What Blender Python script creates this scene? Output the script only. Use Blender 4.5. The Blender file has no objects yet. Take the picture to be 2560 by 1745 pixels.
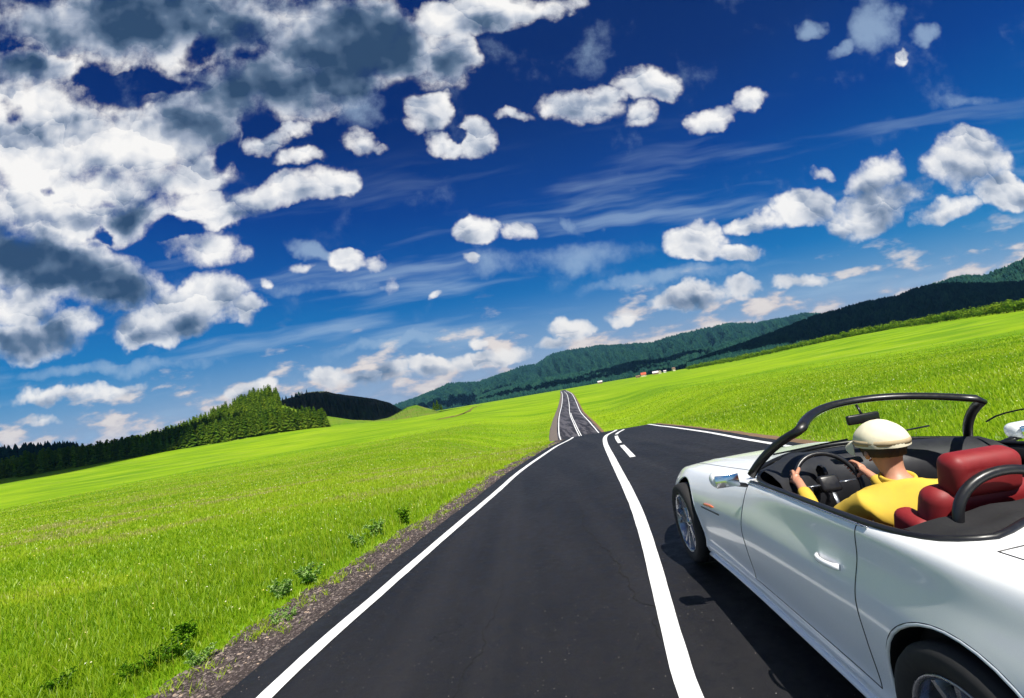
import bpy, bmesh, math, random
import numpy as np
from math import sin, cos, tan, radians, degrees, pi, atan, atan2, sqrt
from mathutils import Vector, Matrix
random.seed(7); RNG = np.random.default_rng(11)
scene = bpy.context.scene
C = scene.collection
# ------------------------------------------------------------------ camera
F = 480.0                              # focal length in pixels of the 1024 wide picture
CAM_H = 1.65
ROLL = radians(9.75)
PITCH = atan(48.5*cos(ROLL)/F)
_F = np.array([0, cos(PITCH), sin(PITCH)]); _R0 = np.array([1., 0, 0]); _U0 = np.cross(_R0, _F)
CR = _R0*cos(ROLL)-_U0*sin(ROLL); CU = _R0*sin(ROLL)+_U0*cos(ROLL)
cam = bpy.data.cameras.new('camera'); camo = bpy.data.objects.new('camera', cam); C.objects.link(camo)
cam.sensor_width = 36; cam.lens = 36*F/1024; cam.clip_start = .05; cam.clip_end = 60000
camo.matrix_world = Matrix(((CR[0], CU[0], -_F[0], 0), (CR[1], CU[1], -_F[1], 0), (CR[2], CU[2], -_F[2], CAM_H), (0, 0, 0, 1)))
scene.camera = camo
def ray(dx, dy):                       # dx, dy measured on a 2324 wide view of the photograph
    px, py = dx*1024/2324, dy*1024/2324
    d = _F + CR*(px-512)/F - CU*(py-349)/F
    return d/np.linalg.norm(d)
# ------------------------------------------------------------------ light
SUN_EL, SUN_AZ = radians(58), radians(160)      # azimuth clockwise from +Y (straight ahead)
scene.view_settings.view_transform = 'Standard'; scene.view_settings.look = 'None'
scene.view_settings.exposure = 0.7; scene.view_settings.gamma = 1
sd = Vector((sin(SUN_AZ)*cos(SUN_EL), cos(SUN_AZ)*cos(SUN_EL), sin(SUN_EL)))
sl = bpy.data.lights.new('sun', 'SUN'); sl.energy = 4.6; sl.angle = radians(.5); sl.color = (1, .955, .87)
slo = bpy.data.objects.new('sun', sl); C.objects.link(slo)
slo.rotation_euler = (-sd).to_track_quat('-Z', 'Y').to_euler()
# ------------------------------------------------------------------ node helper
class NT:
    def __init__(s, tree): s.t = tree; s.n = tree.nodes; s.l = tree.links
    def new(s, kind, **kw):
        o = s.n.new(kind)
        for k, v in kw.items(): setattr(o, k, v)
        return o
    def put(s, sock, v):
        if isinstance(v, bpy.types.NodeSocket): s.l.new(v, sock)
        elif v is not None: sock.default_value = v
    def math(s, op, a, b=None, c=None, clamp=False):
        o = s.new('ShaderNodeMath', operation=op, use_clamp=clamp)
        for i, v in enumerate((a, b, c)):
            if v is not None: s.put(o.inputs[i], v)
        return o.outputs[0]
    def vmath(s, op, a, b=None, c=None):
        o = s.new('ShaderNodeVectorMath', operation=op)
        s.put(o.inputs[0], a)
        if b is not None: s.put(o.inputs['Scale'] if op == 'SCALE' else o.inputs[1], b)
        if c is not None: s.put(o.inputs[2], c)
        return o.outputs['Value'] if op in ('DOT_PRODUCT', 'LENGTH') else o.outputs[0]
    def noise(s, vec, scale, detail=4, rough=.5, dist=0, dims='3D', color=False):
        o = s.new('ShaderNodeTexNoise', noise_dimensions=dims)
        if vec is not None: s.l.new(vec, o.inputs['Vector'])
        o.inputs['Scale'].default_value = scale; o.inputs['Detail'].default_value = detail
        o.inputs['Roughness'].default_value = rough; o.inputs['Distortion'].default_value = dist
        return o.outputs['Color' if color else 'Fac']
    def mr(s, v, a, b, c=0., d=1., smooth=True):
        o = s.new('ShaderNodeMapRange', interpolation_type='SMOOTHSTEP' if smooth else 'LINEAR')
        for i, x in enumerate((v, a, b, c, d)): s.put(o.inputs[i], x)
        return o.outputs[0]
    def ramp(s, fac, stops, interp='LINEAR'):
        o = s.new('ShaderNodeValToRGB'); o.color_ramp.interpolation = interp
        e = o.color_ramp.elements
        while len(e) < len(stops): e.new(.5)
        for el, (p, c) in zip(e, stops): el.position = p; el.color = (*c, 1) if len(c) == 3 else c
        s.put(o.inputs[0], fac); return o.outputs[0]
    def mix(s, f, a, b, mode='MIX'):
        o = s.new('ShaderNodeMix', data_type='RGBA', blend_type=mode)
        for sock, v in ((o.inputs[0], f), (o.inputs[6], a), (o.inputs[7], b)):
            if isinstance(v, tuple) and len(v) == 3: v = (*v, 1)
            s.put(sock, v)
        return o.outputs[2]
    def sep(s, v):
        o = s.new('ShaderNodeSeparateXYZ'); s.l.new(v, o.inputs[0]); return o.outputs
    def comb(s, x, y, z):
        o = s.new('ShaderNodeCombineXYZ')
        for i, v in enumerate((x, y, z)): s.put(o.inputs[i], v)
        return o.outputs[0]
def srgb(r, g, b):
    f = lambda c: (c/255/12.92 if c/255 <= .04045 else ((c/255+.055)/1.055)**2.4)
    return (f(r), f(g), f(b))
# ------------------------------------------------------------------ sky with clouds, laid out by direction in the world
world = bpy.data.worlds.new('World'); scene.world = world; world.use_nodes = True
def build_world():
    t = NT(world.node_tree); t.n.clear()
    out = t.new('ShaderNodeOutputWorld'); bg = t.new('ShaderNodeBackground')
    d = t.new('ShaderNodeTexCoord').outputs['Generated']
    dn = t.vmath('NORMALIZE', d)
    x, y, z = t.sep(dn)
    ys = t.math('MAXIMUM', y, .12)
    u = t.math('DIVIDE', x, ys); v = t.math('DIVIDE', z, ys)
    uv = t.comb(u, v, 1.0)
    # domain warp gives the cloud outlines their billows
    w1 = t.vmath('SUBTRACT', t.noise(uv, 5.0, 2, .5, color=True, dims='2D'), (.5, .5, .5))
    w2 = t.vmath('SUBTRACT', t.noise(uv, 17.0, 3, .6, color=True, dims='2D'), (.5, .5, .5))
    wv = t.vmath('MULTIPLY_ADD', w1, (.09, .06, 0), uv)
    wv = t.vmath('MULTIPLY_ADD', w2, (.042, .036, 0), wv)
    wx, wy, wz = t.sep(wv); quad = t.comb(t.math('MULTIPLY', wx, wx), t.math('MULTIPLY', wx, wy), t.math('MULTIPLY', wy, wy))
    def field(blobs, vec):
        acc = None
        for (cx, cy, a, b, ang, amp) in blobs:
            def q(X, Y): r = ray(X, Y); return np.array([r[0]/r[1], r[2]/r[1]])
            c0 = q(cx, cy); ca, sa = cos(radians(ang)), sin(radians(ang))
            A = (q(cx+ca*10, cy+sa*10)-c0)*a/10; B = (q(cx-sa*10, cy+ca*10)-c0)*b/10
            M = np.linalg.inv(np.array([A, B]).T); k = -M@c0
            (p, q1, r1), (p2, q2, r2) = (M[0, 0], M[0, 1], k[0]), (M[1, 0], M[1, 1], k[1])
            g = t.math('ADD', t.vmath('DOT_PRODUCT', quad, (-amp*(p*p+p2*p2), -2*amp*(p*q1+p2*q2), -amp*(q1*q1+q2*q2))),
                       t.vmath('DOT_PRODUCT', vec, (-2*amp*(p*r1+p2*r2), -2*amp*(q1*r1+q2*r2), amp*(1-r1*r1-r2*r2))))
            acc = t.math('MAXIMUM', g, 0.) if acc is None else t.math('MAXIMUM', acc, g)
        return acc
    D = field(CLOUDS, wv)
    K = t.math('MULTIPLY', field(DARK, wv), 1.2)
    V = field(VEIL, wv)
    Hh = field(HOLES, wv)
    D = t.math('MAXIMUM', t.math('SUBTRACT', D, t.math('MULTIPLY', Hh, .62)), 0.)
    K = t.math('MINIMUM', t.math('MULTIPLY', K, t.math('MULTIPLY_ADD', t.noise(uv, 4.5, 4, .5, dims='2D'), 1.1, .42)), .90)
    n = t.noise(uv, 7.5, 8, .62, dims='2D')                       # fine billow detail
    nlow = t.noise(t.vmath('MULTIPLY', uv, (1, 2.6, 1)), 9.0, 5, .55, dims='2D')
    nl = t.noise(uv, 6.5, 3, .5, dims='2D'); nl2 = t.noise(t.vmath('ADD', uv, (.016, .032, 0)), 6.5, 3, .5, dims='2D')
    # rounded puffs: each cell is bright on its sunward side
    puff = []
    for sc in (15., 33.):
        vo = t.new('ShaderNodeTexVoronoi', voronoi_dimensions='2D'); vo.inputs['Scale'].default_value = sc; t.l.new(wv, vo.inputs['Vector'])
        puff.append((t.math('MULTIPLY', t.vmath('DOT_PRODUCT', t.vmath('SUBTRACT', wv, vo.outputs['Position']), (.35, .94, 0)), sc), vo.outputs['Distance']))
    pe = t.math('MULTIPLY_ADD', puff[1][0], .45, puff[0][0]); pd = t.math('MULTIPLY_ADD', puff[1][1], -.5, t.math('MULTIPLY_ADD', puff[0][1], -1., .68))
    emb = t.math('SUBTRACT', nl, nl2)                          # >0 : this point faces the light
    # generic broken cloud for the parts of the sky the photograph does not show
    gp = t.vmath('DIVIDE', dn, t.comb(t.math('MAXIMUM', t.math('ADD', z, .15), .1), t.math('MAXIMUM', t.math('ADD', z, .15), .1), 1.))
    gn = t.noise(gp, 1.3, 5, .55, dims='2D')
    behind = t.mr(y, .30, .10)
    # density
    dens = t.math('MULTIPLY_ADD', t.math('SUBTRACT', n, .5), t.math('MULTIPLY_ADD', t.math('MINIMUM', D, 1.), -2.3, 4.0), t.math('MULTIPLY', D, 1.25))
    dens = t.math('MULTIPLY_ADD', pd, .42, t.math('SUBTRACT', dens, .20))
    m1 = t.mr(dens, -.10, .95)
    m1 = t.math('MULTIPLY', m1, t.mr(D, .0, .45))
    # low cumulus bank just over the horizon
    bank = t.mr(v, .25, .02)
    dl = t.math('MULTIPLY_ADD', t.math('SUBTRACT', nlow, .5), 3.0, t.math('MULTIPLY', bank, 1.05))
    m2 = t.math('MULTIPLY', t.mr(dl, .5, 1.15), .85)
    m2 = t.math('MULTIPLY', m2, t.mr(v, .27, .10))
    # thin streaks
    st = t.noise(t.vmath('MULTIPLY', t.vmath('MULTIPLY_ADD', w1, (.05, .03, 0), uv), (1.0, 9., 1)), 1.9, 4, .52, dims='2D')
    sm = t.math('MULTIPLY', t.mr(st, .50, .80), t.math('MULTIPLY', t.mr(v, .62, .22), .62))
    ve = t.math('MULTIPLY', t.mr(t.math('MULTIPLY_ADD', t.math('SUBTRACT', n, .5), 1.6, V), .1, .9), .62)
    thin = t.math('MAXIMUM', sm, ve)
    mg = t.math('MULTIPLY', t.mr(gn, .50, .64), behind)
    # clear sky: Nishita graded towards the polarised deep blue of the picture
    sky = t.new('ShaderNodeTexSky', sky_type='NISHITA', sun_disc=False)
    sky.sun_elevation = SUN_EL; sky.sun_rotation = SUN_AZ; sky.altitude = 900; sky.air_density = 1.; sky.dust_density = .3; sky.ozone_density = 2
    nish = t.vmath('SCALE', sky.outputs[0], .08)
    el = t.mr(z, 0., .6, smooth=False)
    grad = t.ramp(el, [(0, srgb(150, 184, 214)), (.06, srgb(108, 170, 208)), (.15, srgb(42, 143, 198)), (.30, srgb(16, 116, 186)),
                       (.46, srgb(4, 86, 166)), (.64, srgb(0, 60, 142)), (.85, srgb(0, 40, 112)), (1, srgb(0, 34, 102))])
    clear = t.mix(.03, grad, t.mix(1., nish, (.35, .7, 1.0), 'MULTIPLY'))
    # cloud shading
    var = t.math('MULTIPLY_ADD', emb, 1.9, t.math('MULTIPLY', t.math('SUBTRACT', n, .5), .9))
    lit = t.math('MULTIPLY_ADD', t.math('MULTIPLY', var, t.math('MULTIPLY_ADD', K, -.30, 1.)), 1., t.math('MULTIPLY_ADD', t.math('MULTIPLY', pe, .17), t.math('SUBTRACT', 1., K), .85))
    lit = t.math('SUBTRACT', lit, t.math('MULTIPLY', K, .86))
    lit = t.math('SUBTRACT', lit, t.math('MULTIPLY', t.mr(dens, .4, 1.8), .14))
    lit = t.math('MINIMUM', t.math('MAXIMUM', lit, 0.), 1.)
    ccol = t.ramp(lit, [(0, srgb(48, 74, 106)), (.22, srgb(92, 114, 142)), (.45, srgb(160, 172, 192)), (.7, srgb(222, 225, 231)), (1, srgb(255, 253, 250))])
    lowl = t.math('MINIMUM', t.math('MAXIMUM', t.math('MULTIPLY_ADD', t.math('SUBTRACT', nlow, .52), 3.6, .5), 0.), 1.)
    lcol = t.ramp(lowl, [(0, srgb(120, 146, 182)), (.4, srgb(176, 184, 204)), (.75, srgb(238, 222, 212)), (1, srgb(255, 240, 226))])
    hz = t.mr(v, .23, -.01)
    c = t.mix(t.math('MULTIPLY', hz, .86), clear, srgb(176, 184, 208))
    c = t.mix(thin, c, srgb(170, 196, 222))
    c = t.mix(m2, c, lcol)
    warm = t.mix(t.math('MULTIPLY', t.mr(v, .25, .02), .5), ccol, t.mix(1., ccol, (1.0, .93, .86), 'MULTIPLY'))
    c = t.mix(t.math('MULTIPLY', m1, .97), c, warm)
    c = t.mix(mg, c, srgb(205, 212, 222))
    t.l.new(c, bg.inputs[0]); bg.inputs[1].default_value = .62
    t.l.new(bg.outputs[0], out.inputs[0])
    world.cycles.sampling_method = 'MANUAL'; world.cycles.sample_map_resolution = 512
CLOUDS = [  # centre, half axes, tilt, strength; directions traced on the photograph
 (90,330,250,140,-5,1.2),(330,340,220,110,0,1.1),(150,450,300,90,-8,1.2),(430,400,150,70,-20,1.),(60,230,190,90,0,1.),(640,440,190,45,-12,1.1),
 (735,420,85,34,-8,1.),(480,480,170,50,-5,1.1),(330,490,180,50,-5,1.),(120,520,170,55,5,1.),(450,560,120,55,15,.8),(530,575,70,28,0,.6),
 (440,690,125,62,-25,1.2),(370,735,150,55,-10,1.2),(550,705,70,42,20,1.1),(290,765,80,34,0,1.1),(40,690,110,60,0,1.1),(140,735,90,50,0,1.),
 (350,60,450,110,0,1.1),(800,90,260,120,0,1.2),(600,210,300,110,-5,1.1),(430,290,170,90,0,1.),(770,175,150,70,0,1.),(1010,120,85,90,10,1.),(940,110,90,70,0,1.1),
 (60,160,170,60,0,1.),(1080,30,230,58,-8,1.2),(1220,20,140,36,-15,1.),(140,610,280,95,12,1.3),(290,500,85,62,0,1.),(250,660,170,65,0,1.2),(60,770,160,62,-5,1.1),
 (610,325,58,36,0,.95),(665,300,48,28,10,.85),(680,365,62,24,-5,.7),(820,335,52,40,15,.95),(860,345,30,18,0,.6),(740,260,60,25,0,.5),
 (985,255,56,52,25,1.),(1088,300,44,56,-20,1.05),(1020,322,60,32,10,1.),(950,290,30,30,0,.7),(1155,250,56,22,18,.85),(1300,240,115,46,5,1.1),
 (1475,190,104,52,8,1.2),(1450,262,48,36,0,.7),(1370,215,55,30,0,.8),(1605,272,84,29,-18,1.1),(1690,235,46,24,-30,.85),
 (2190,370,120,82,-10,1.25),(2270,430,90,52,10,1.2),(2210,325,80,40,0,1.1),(2000,395,86,56,-10,1.2),(1990,470,150,66,-22,1.1),(1840,470,82,54,-10,1.15),
 (1910,510,70,32,0,1.),(1730,510,82,32,-10,.95),(1590,560,94,52,0,1.25),(1615,530,56,42,0,1.2),(1690,580,58,22,0,.8),(2150,480,90,34,-15,.95),(1880,385,50,20,0,.8),
 (1080,520,58,36,5,1.05),(1165,530,44,30,0,1.05),(1075,588,28,15,0,.8),(795,590,66,34,10,1.),(862,592,50,30,0,.9),(690,608,32,15,0,.5),
 (885,655,22,28,0,.55),(980,672,26,14,-30,.55),(590,645,26,16,0,.5),(1300,735,66,34,0,1.15),(1575,678,110,32,-12,1.15),(1680,655,56,22,0,1.),
 (1810,645,68,20,-5,.9),(1420,718,60,22,0,.8),(1090,777,30,14,0,.9),(730,850,66,34,0,1.15),(850,850,110,28,-5,1.1),(985,830,75,26,-8,1.),(1120,812,120,26,-8,.95),
 (110,900,100,26,-3,.95),(240,885,130,22,-10,.75),(115,948,60,18,-5,.85),(560,888,64,30,-10,1.),(1255,780,60,22,-8,.8),(2042,122,24,19,0,.75),
 (430,735,200,30,-12,.7)]
DARK = [(330,50,430,90,0,.8),(800,90,230,120,0,1.),(600,200,280,110,-5,.72),(450,290,140,90,0,.6),(770,180,130,70,0,.95),(1015,140,60,80,0,.75),(50,160,120,42,0,.75),
 (130,605,260,80,12,.95),(290,500,70,50,0,.6),(240,665,160,55,0,.8),(50,780,150,55,-5,.85),(240,740,60,50,0,.5),(470,770,130,22,-12,.5),(2000,510,160,40,-20,.45),(2080,430,70,50,0,.38),
 (1300,262,90,18,5,.3),(1460,222,80,16,5,.3),(1600,592,80,14,0,.3),(560,490,150,18,-12,.35),(150,500,120,22,0,.3),(1600,700,100,12,-12,.35),(880,875,150,14,-8,.3),(100,30,200,90,0,.5)]
HOLES = [(320,182,170,24,3,1.0),(250,178,50,20,0,.6),(455,100,60,42,-25,1.3),(590,262,70,60,30,1.1),(520,350,60,26,-60,.8),(28,262,34,40,0,.9),(200,462,60,14,-3,1.2),(235,532,34,18,0,1.2),(395,512,75,26,5,1.4),
 (180,325,60,18,0,.6),(110,425,30,14,0,.9),(560,430,50,18,-20,.5),(1046,302,22,20,0,1.2),(1120,90,60,60,0,.4),(600,725,60,26,-10,1.),(690,480,120,14,-12,.6)]
_L = [b for b in CLOUDS if b[2]*b[3] > 1500 and not (b[0] < 560 and b[1] < 640) and b[3] < 100]
DARK += [(x+2, y+.50*b, a*.85, b*.55, g, .30) for (x, y, a, b, g, s) in _L]
VEIL = [(1970,50,70,85,30,1.),(1840,62,34,30,0,.8),(1905,118,50,22,-20,.75),(2095,75,44,28,-20,.85),(1280,500,56,24,30,.8),(1405,500,50,18,-20,.55),(700,565,66,26,15,.85),(1330,120,110,60,-55,.42),
 (2210,225,90,20,0,.4),(820,250,80,60,0,.6),(1250,590,300,45,-4,.6),(760,650,220,26,-2,.5),(960,770,330,18,-8,.75),(300,830,330,22,-5,.7),(1500,640,250,20,-6,.55),(1250,640,60,40,0,.4)]
build_world()
# ------------------------------------------------------------------ object helpers
def tag(o, label=None, cat=None, group=None, kind=None):
    if label: o['label'] = label
    if cat: o['category'] = cat
    if group: o['group'] = group
    if kind: o['kind'] = kind
    return o
def mesh_np(name, V, Fs, mats, parent=None, smooth=False, mi=None):
    """V (n,3); Fs list of faces or an int array (m,k)"""
    me = bpy.data.meshes.new(name)
    V = np.asarray(V, dtype=np.float32)
    if isinstance(Fs, np.ndarray) and Fs.ndim == 2:
        m, k = Fs.shape
        me.vertices.add(len(V)); me.vertices.foreach_set('co', V.ravel())
        me.loops.add(m*k); me.loops.foreach_set('vertex_index', Fs.astype(np.int32).ravel())
        me.polygons.add(m); me.polygons.foreach_set('loop_start', (np.arange(m)*k).astype(np.int32))
        me.update(calc_edges=True)
    else:
        me.from_pydata([tuple(map(float, p)) for p in V], [], [tuple(map(int, f)) for f in Fs]); me.update()
    if not isinstance(mats, (list, tuple)): mats = [mats]
    for m_ in mats: me.materials.append(m_)
    if mi is not None: me.polygons.foreach_set('material_index', np.asarray(mi, dtype=np.int32))
    if smooth: me.polygons.foreach_set('use_smooth', np.ones(len(me.polygons), dtype=bool))
    me.validate(clean_customdata=False)
    o = bpy.data.objects.new(name, me); C.objects.link(o)
    if parent: o.parent = parent
    return o
def empty(name, loc=(0, 0, 0), rz=0.):
    o = bpy.data.objects.new(name, None); C.objects.link(o); o.location = loc; o.rotation_euler = (0, 0, rz)
    o.empty_display_size = .2; return o
def material(name, build, **kw):
    m = bpy.data.materials.new(name); m.use_nodes = True
    t = NT(m.node_tree); b = t.n['Principled BSDF']
    for k, v in kw.items(): b.inputs[k.replace('_', ' ')].default_value = v
    if build: build(t, b, m)
    return m
def plain(name, col, rough=.6, var=.12, scale=20., **kw):
    """a solid colour that still varies a little over the surface"""
    def f(t, b, m):
        p = t.new('ShaderNodeTexCoord').outputs['Object']
        n = t.noise(p, scale, 4, .6)
        c = t.mix(n, tuple(max(0, x*(1-var)) for x in col), tuple(min(1, x*(1+var)) for x in col))
        t.l.new(c, b.inputs['Base Color'])
        t.l.new(t.mr(n, .2, .8, max(.02, rough-.08), min(1, rough+.08)), b.inputs['Roughness'])
    return material(name, f, **kw)
# value noise for shapes
_P = np.random.default_rng(5).random((256, 256))
def vnoise(x, y):
    x = np.asarray(x, float); y = np.asarray(y, float)
    xi = np.floor(x).astype(int); yi = np.floor(y).astype(int); fx = x-xi; fy = y-yi
    fx = fx*fx*(3-2*fx); fy = fy*fy*(3-2*fy)
    g = lambda a, b: _P[a & 255, b & 255]
    return (g(xi, yi)*(1-fx)+g(xi+1, yi)*fx)*(1-fy)+(g(xi, yi+1)*(1-fx)+g(xi+1, yi+1)*fx)*fy
def fbm(x, y, o=4):
    s = 0; a = .5
    for i in range(o):
        s = s+a*vnoise(x*2**i+17.3*i, y*2**i+5.1*i); a *= .5
    return s/(1-.5**o)
def sstep(x, a, b):
    t = np.clip((np.asarray(x, float)-a)/(b-a), 0, 1); return t*t*(3-2*t)
# ------------------------------------------------------------------ terrain
_ty = np.array([-9000, 0, 4, 8, 13, 20, 27, 33, 40, 50, 60, 72, 82, 90, 100, 120, 144, 180, 214, 280, 327, 487, 700, 1200, 9000.])
_tr = np.array([0, 0, 0, -.06, -.27, -.62, -1.06, -1.8, -2.9, -4.4, -5.5, -6.35, -6.5, -6.3, -6.05, -6.15, -6.2, -5.9, -5.3, -3.9, -3.1, -2.4, -1.5, -.6, -.6])
_ts = np.array([0, 0, 0, -.05, -.22, -.46, -.75, -1.0, -1.3, -1.7, -2.1, -2.5, -2.8, -3.0, -3.2, -3.4, -3.6, -3.6, -3.4, -3.0, -2.5, -1.6, -.8, -.3, -.3])
_gy = np.concatenate([np.arange(-60, 120, .5), np.geomspace(120, 9000, 600)])
def _sm(v):
    a = np.interp(_gy, _ty, v); k = np.exp(-np.linspace(-2, 2, 9)**2); k /= k.sum()
    return np.convolve(np.pad(a, 4, 'edge'), k, 'valid')
_gr, _gs = _sm(_tr), _sm(_ts)
def road_x(y): return np.interp(y, [0, 12, 27, 84, 99, 146, 215, 327, 487, 700], [1., 2.2, 4.6, 8.8, 9.9, 13.9, 20.9, 31.6, 45.3, 63.])
def T(x, y):
    x = np.asarray(x, float); y = np.asarray(y, float)
    zr = np.interp(y, _gy, _gr); zs = np.interp(y, _gy, _gs)
    r = np.hypot(x, y)
    w = sstep(np.abs(x-road_x(y)), 3.6+.045*r, 13+.13*r)
    z = zr*(1-w)+zs*w
    az = np.degrees(np.arctan2(x, np.maximum(y, 1)))
    z = z+8.5*sstep(r, 200, 480)*sstep(az, -12, -26)*(y > 0)
    z = z+6.0*sstep(r, 170, 420)*sstep(az, 18, 38)*(y > 0)
    z = z+w*sstep(r, 25, 120)*(fbm(x/38., y/38., 3)-.5)*(1.1+.0015*r)*sstep(r, 1200, 700)
    return z
def hit(dx, dy, zoff=0., tmax=3000):
    """point of the ground seen at a place of the picture"""
    d = ray(dx, dy); ts = np.geomspace(1.5, tmax, 4000)
    P = np.array([0, 0, CAM_H])+d*ts[:, None]
    g = P[:, 2]-T(P[:, 0], P[:, 1])-zoff
    i = np.argmax(g < 0)
    if i == 0: i = len(ts)-1
    a, b = g[i-1], g[i]; k = a/(a-b) if a != b else 0
    p = P[i-1]+(P[i]-P[i-1])*k
    return float(p[0]), float(p[1])
# ------------------------------------------------------------------ materials of the land
def m_grass(t, b, m):
    p = t.new('ShaderNodeNewGeometry').outputs['Position']
    n1 = t.noise(p, .012, 5, .55); n2 = t.noise(t.vmath('MULTIPLY', p, (.35, 1, 1)), .09, 5, .6); n3 = t.noise(p, 1.3, 6, .7); n4 = t.noise(p, 14., 3, .7)
    c = t.mix(t.mr(n2, .3, .7), (.10, .215, .006), (.22, .345, .008))
    c = t.mix(t.math('MULTIPLY', t.mr(n1, .42, .72), .7), c, (.27, .38, .010))
    # dry yellowish streaks
    sx = t.noise(t.vmath('MULTIPLY', p, (.02, .16, .1)), 1., 6, .65, 1.2)
    c = t.mix(t.math('MULTIPLY', t.mr(sx, .52, .70), .6), c, (.30, .36, .06))
    sp = t.noise(t.vmath('MULTIPLY', p, (.10, .45, 1)), 1., 4, .6); c = t.mix(t.math('MULTIPLY', t.mr(sp, .60, .72), .5), c, (.07, .19, .008))
    c = t.mix(t.math('MULTIPLY', t.mr(n3, .5, .8), .35), c, (.045, .13, .006))
    c = t.mix(t.math('MULTIPLY', t.mr(n4, .45, .8), .22), c, (.03, .10, .004))
    t.l.new(c, b.inputs['Base Color'])
    h = t.math('MULTIPLY_ADD', n3, .5, t.math('MULTIPLY_ADD', n4, .10, t.math('MULTIPLY', n2, 2.5)))
    bp = t.new('ShaderNodeBump'); bp.inputs['Strength'].default_value = .55; bp.inputs['Distance'].default_value = .28
    t.l.new(h, bp.inputs['Height']); t.l.new(bp.outputs[0], b.inputs['Normal'])
M_GRASS = material('meadow_grass', m_grass, Roughness=.95)
M_GRASS.node_tree.nodes['Principled BSDF'].inputs['Specular IOR Level'].default_value = .05
def m_blade(t, b, m):
    a = t.new('ShaderNodeAttribute', attribute_name='tint').outputs['Fac']
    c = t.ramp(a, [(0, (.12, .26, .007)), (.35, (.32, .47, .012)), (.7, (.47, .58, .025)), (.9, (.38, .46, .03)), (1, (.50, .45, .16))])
    out = t.n['Material Output']
    d = t.new('ShaderNodeBsdfDiffuse'); tr = t.new('ShaderNodeBsdfTranslucent'); g = t.new('ShaderNodeBsdfGlossy'); g.inputs['Roughness'].default_value = .45
    t.l.new(c, d.inputs[0]); t.l.new(t.mix(1., c, (1.15, 1.2, .6), 'MULTIPLY'), tr.inputs[0])
    m1 = t.new('ShaderNodeMixShader'); m1.inputs[0].default_value = .52; t.l.new(d.outputs[0], m1.inputs[1]); t.l.new(tr.outputs[0], m1.inputs[2])
    m2 = t.new('ShaderNodeMixShader'); m2.inputs[0].default_value = .035; t.l.new(m1.outputs[0], m2.inputs[1]); t.l.new(g.outputs[0], m2.inputs[2])
    t.n.remove(b); t.l.new(m2.outputs[0], out.inputs[0])
M_BLADE = material('grass_blade', m_blade)
def m_asphalt(t, b, m):
    p = t.new('ShaderNodeNewGeometry').outputs['Position']
    x, y, z = t.sep(p)
    big = t.noise(t.vmath('MULTIPLY', p, (1., .35, 1.)), .8, 5, .6); fine = t.noise(p, 160., 4, .75); mid = t.noise(p, 9., 5, .65)
    c = t.mix(t.mr(big, .3, .7), (.0050, .0052, .0072), (.0135, .0128, .0145))
    c = t.mix(t.math('MULTIPLY', t.mr(mid, .48, .7), .6), c, (.0045, .0045, .006))
    c = t.mix(t.math('MULTIPLY', t.mr(fine, .52, .8), .5), c, (.03, .028, .028))
    for sc, th, col in ((34., .075, (.30, .28, .26)), (15., .024, (.42, .34, .30)), (22., .04, (.20, .075, .045))):
        vo = t.new('ShaderNodeTexVoronoi'); vo.inputs['Scale'].default_value = sc; t.l.new(p, vo.inputs['Vector'])
        keep = t.mr(t.sep(vo.outputs['Color'])[0], .78, .80)
        s_ = t.math('MULTIPLY', t.mr(vo.outputs['Distance'], th*1.6, th*.8), keep)
        c = t.mix(s_, c, col)
    trk = t.noise(t.vmath('MULTIPLY', p, (2.2, .05, 1.)), 1., 3, .5)
    c = t.mix(t.math('MULTIPLY', t.mr(trk, .45, .7), .45), c, (.021, .020, .022))
    # thin cracks
    ws = t.vmath('MULTIPLY_ADD', t.vmath('SUBTRACT', t.noise(p, 3., 5, .65, color=True), (.5, .5, .5)), (.55, .55, 0), t.vmath('MULTIPLY', p, (1, .45, 1)))
    vc = t.new('ShaderNodeTexVoronoi', feature='DISTANCE_TO_EDGE'); vc.inputs['Scale'].default_value = .8; t.l.new(ws, vc.inputs['Vector'])
    cr = t.math('MULTIPLY', t.mr(vc.outputs['Distance'], .007, .002), t.mr(t.noise(p, .7, 2), .5, .56))
    c = t.mix(t.math('MULTIPLY', cr, .9), c, (.003, .003, .003))
    # worn pale patches of the road beyond the dip
    far = t.mr(y, 70., 84.)
    wp = t.noise(t.vmath('MULTIPLY', p, (1.1, .055, 1)), 1., 6, .62, .4); w2 = t.noise(t.vmath('MULTIPLY', p, (.25, .6, 1)), 1., 3, .6)
    pm = t.math('MULTIPLY', t.mr(t.math('MULTIPLY_ADD', w2, .35, wp), .64, .72), far)
    c = t.mix(t.math('MULTIPLY', pm, .8), c, (.115, .108, .12))
    c = t.mix(t.math('MULTIPLY', far, .25), c, (.05, .042, .045))
    t.l.new(c, b.inputs['Base Color'])
    t.l.new(t.mr(mid, .3, .7, .52, .72), b.inputs['Roughness'])
    h = t.math('MULTIPLY_ADD', fine, .004, t.math('MULTIPLY', mid, .006))
    bp = t.new('ShaderNodeBump'); bp.inputs['Strength'].default_value = .7; bp.inputs['Distance'].default_value = 1.
    t.l.new(h, bp.inputs['Height']); t.l.new(bp.outputs[0], b.inputs['Normal'])
M_ASPH = material('asphalt', m_asphalt); M_ASPH.node_tree.nodes['Principled BSDF'].inputs['Specular IOR Level'].default_value = .35
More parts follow.
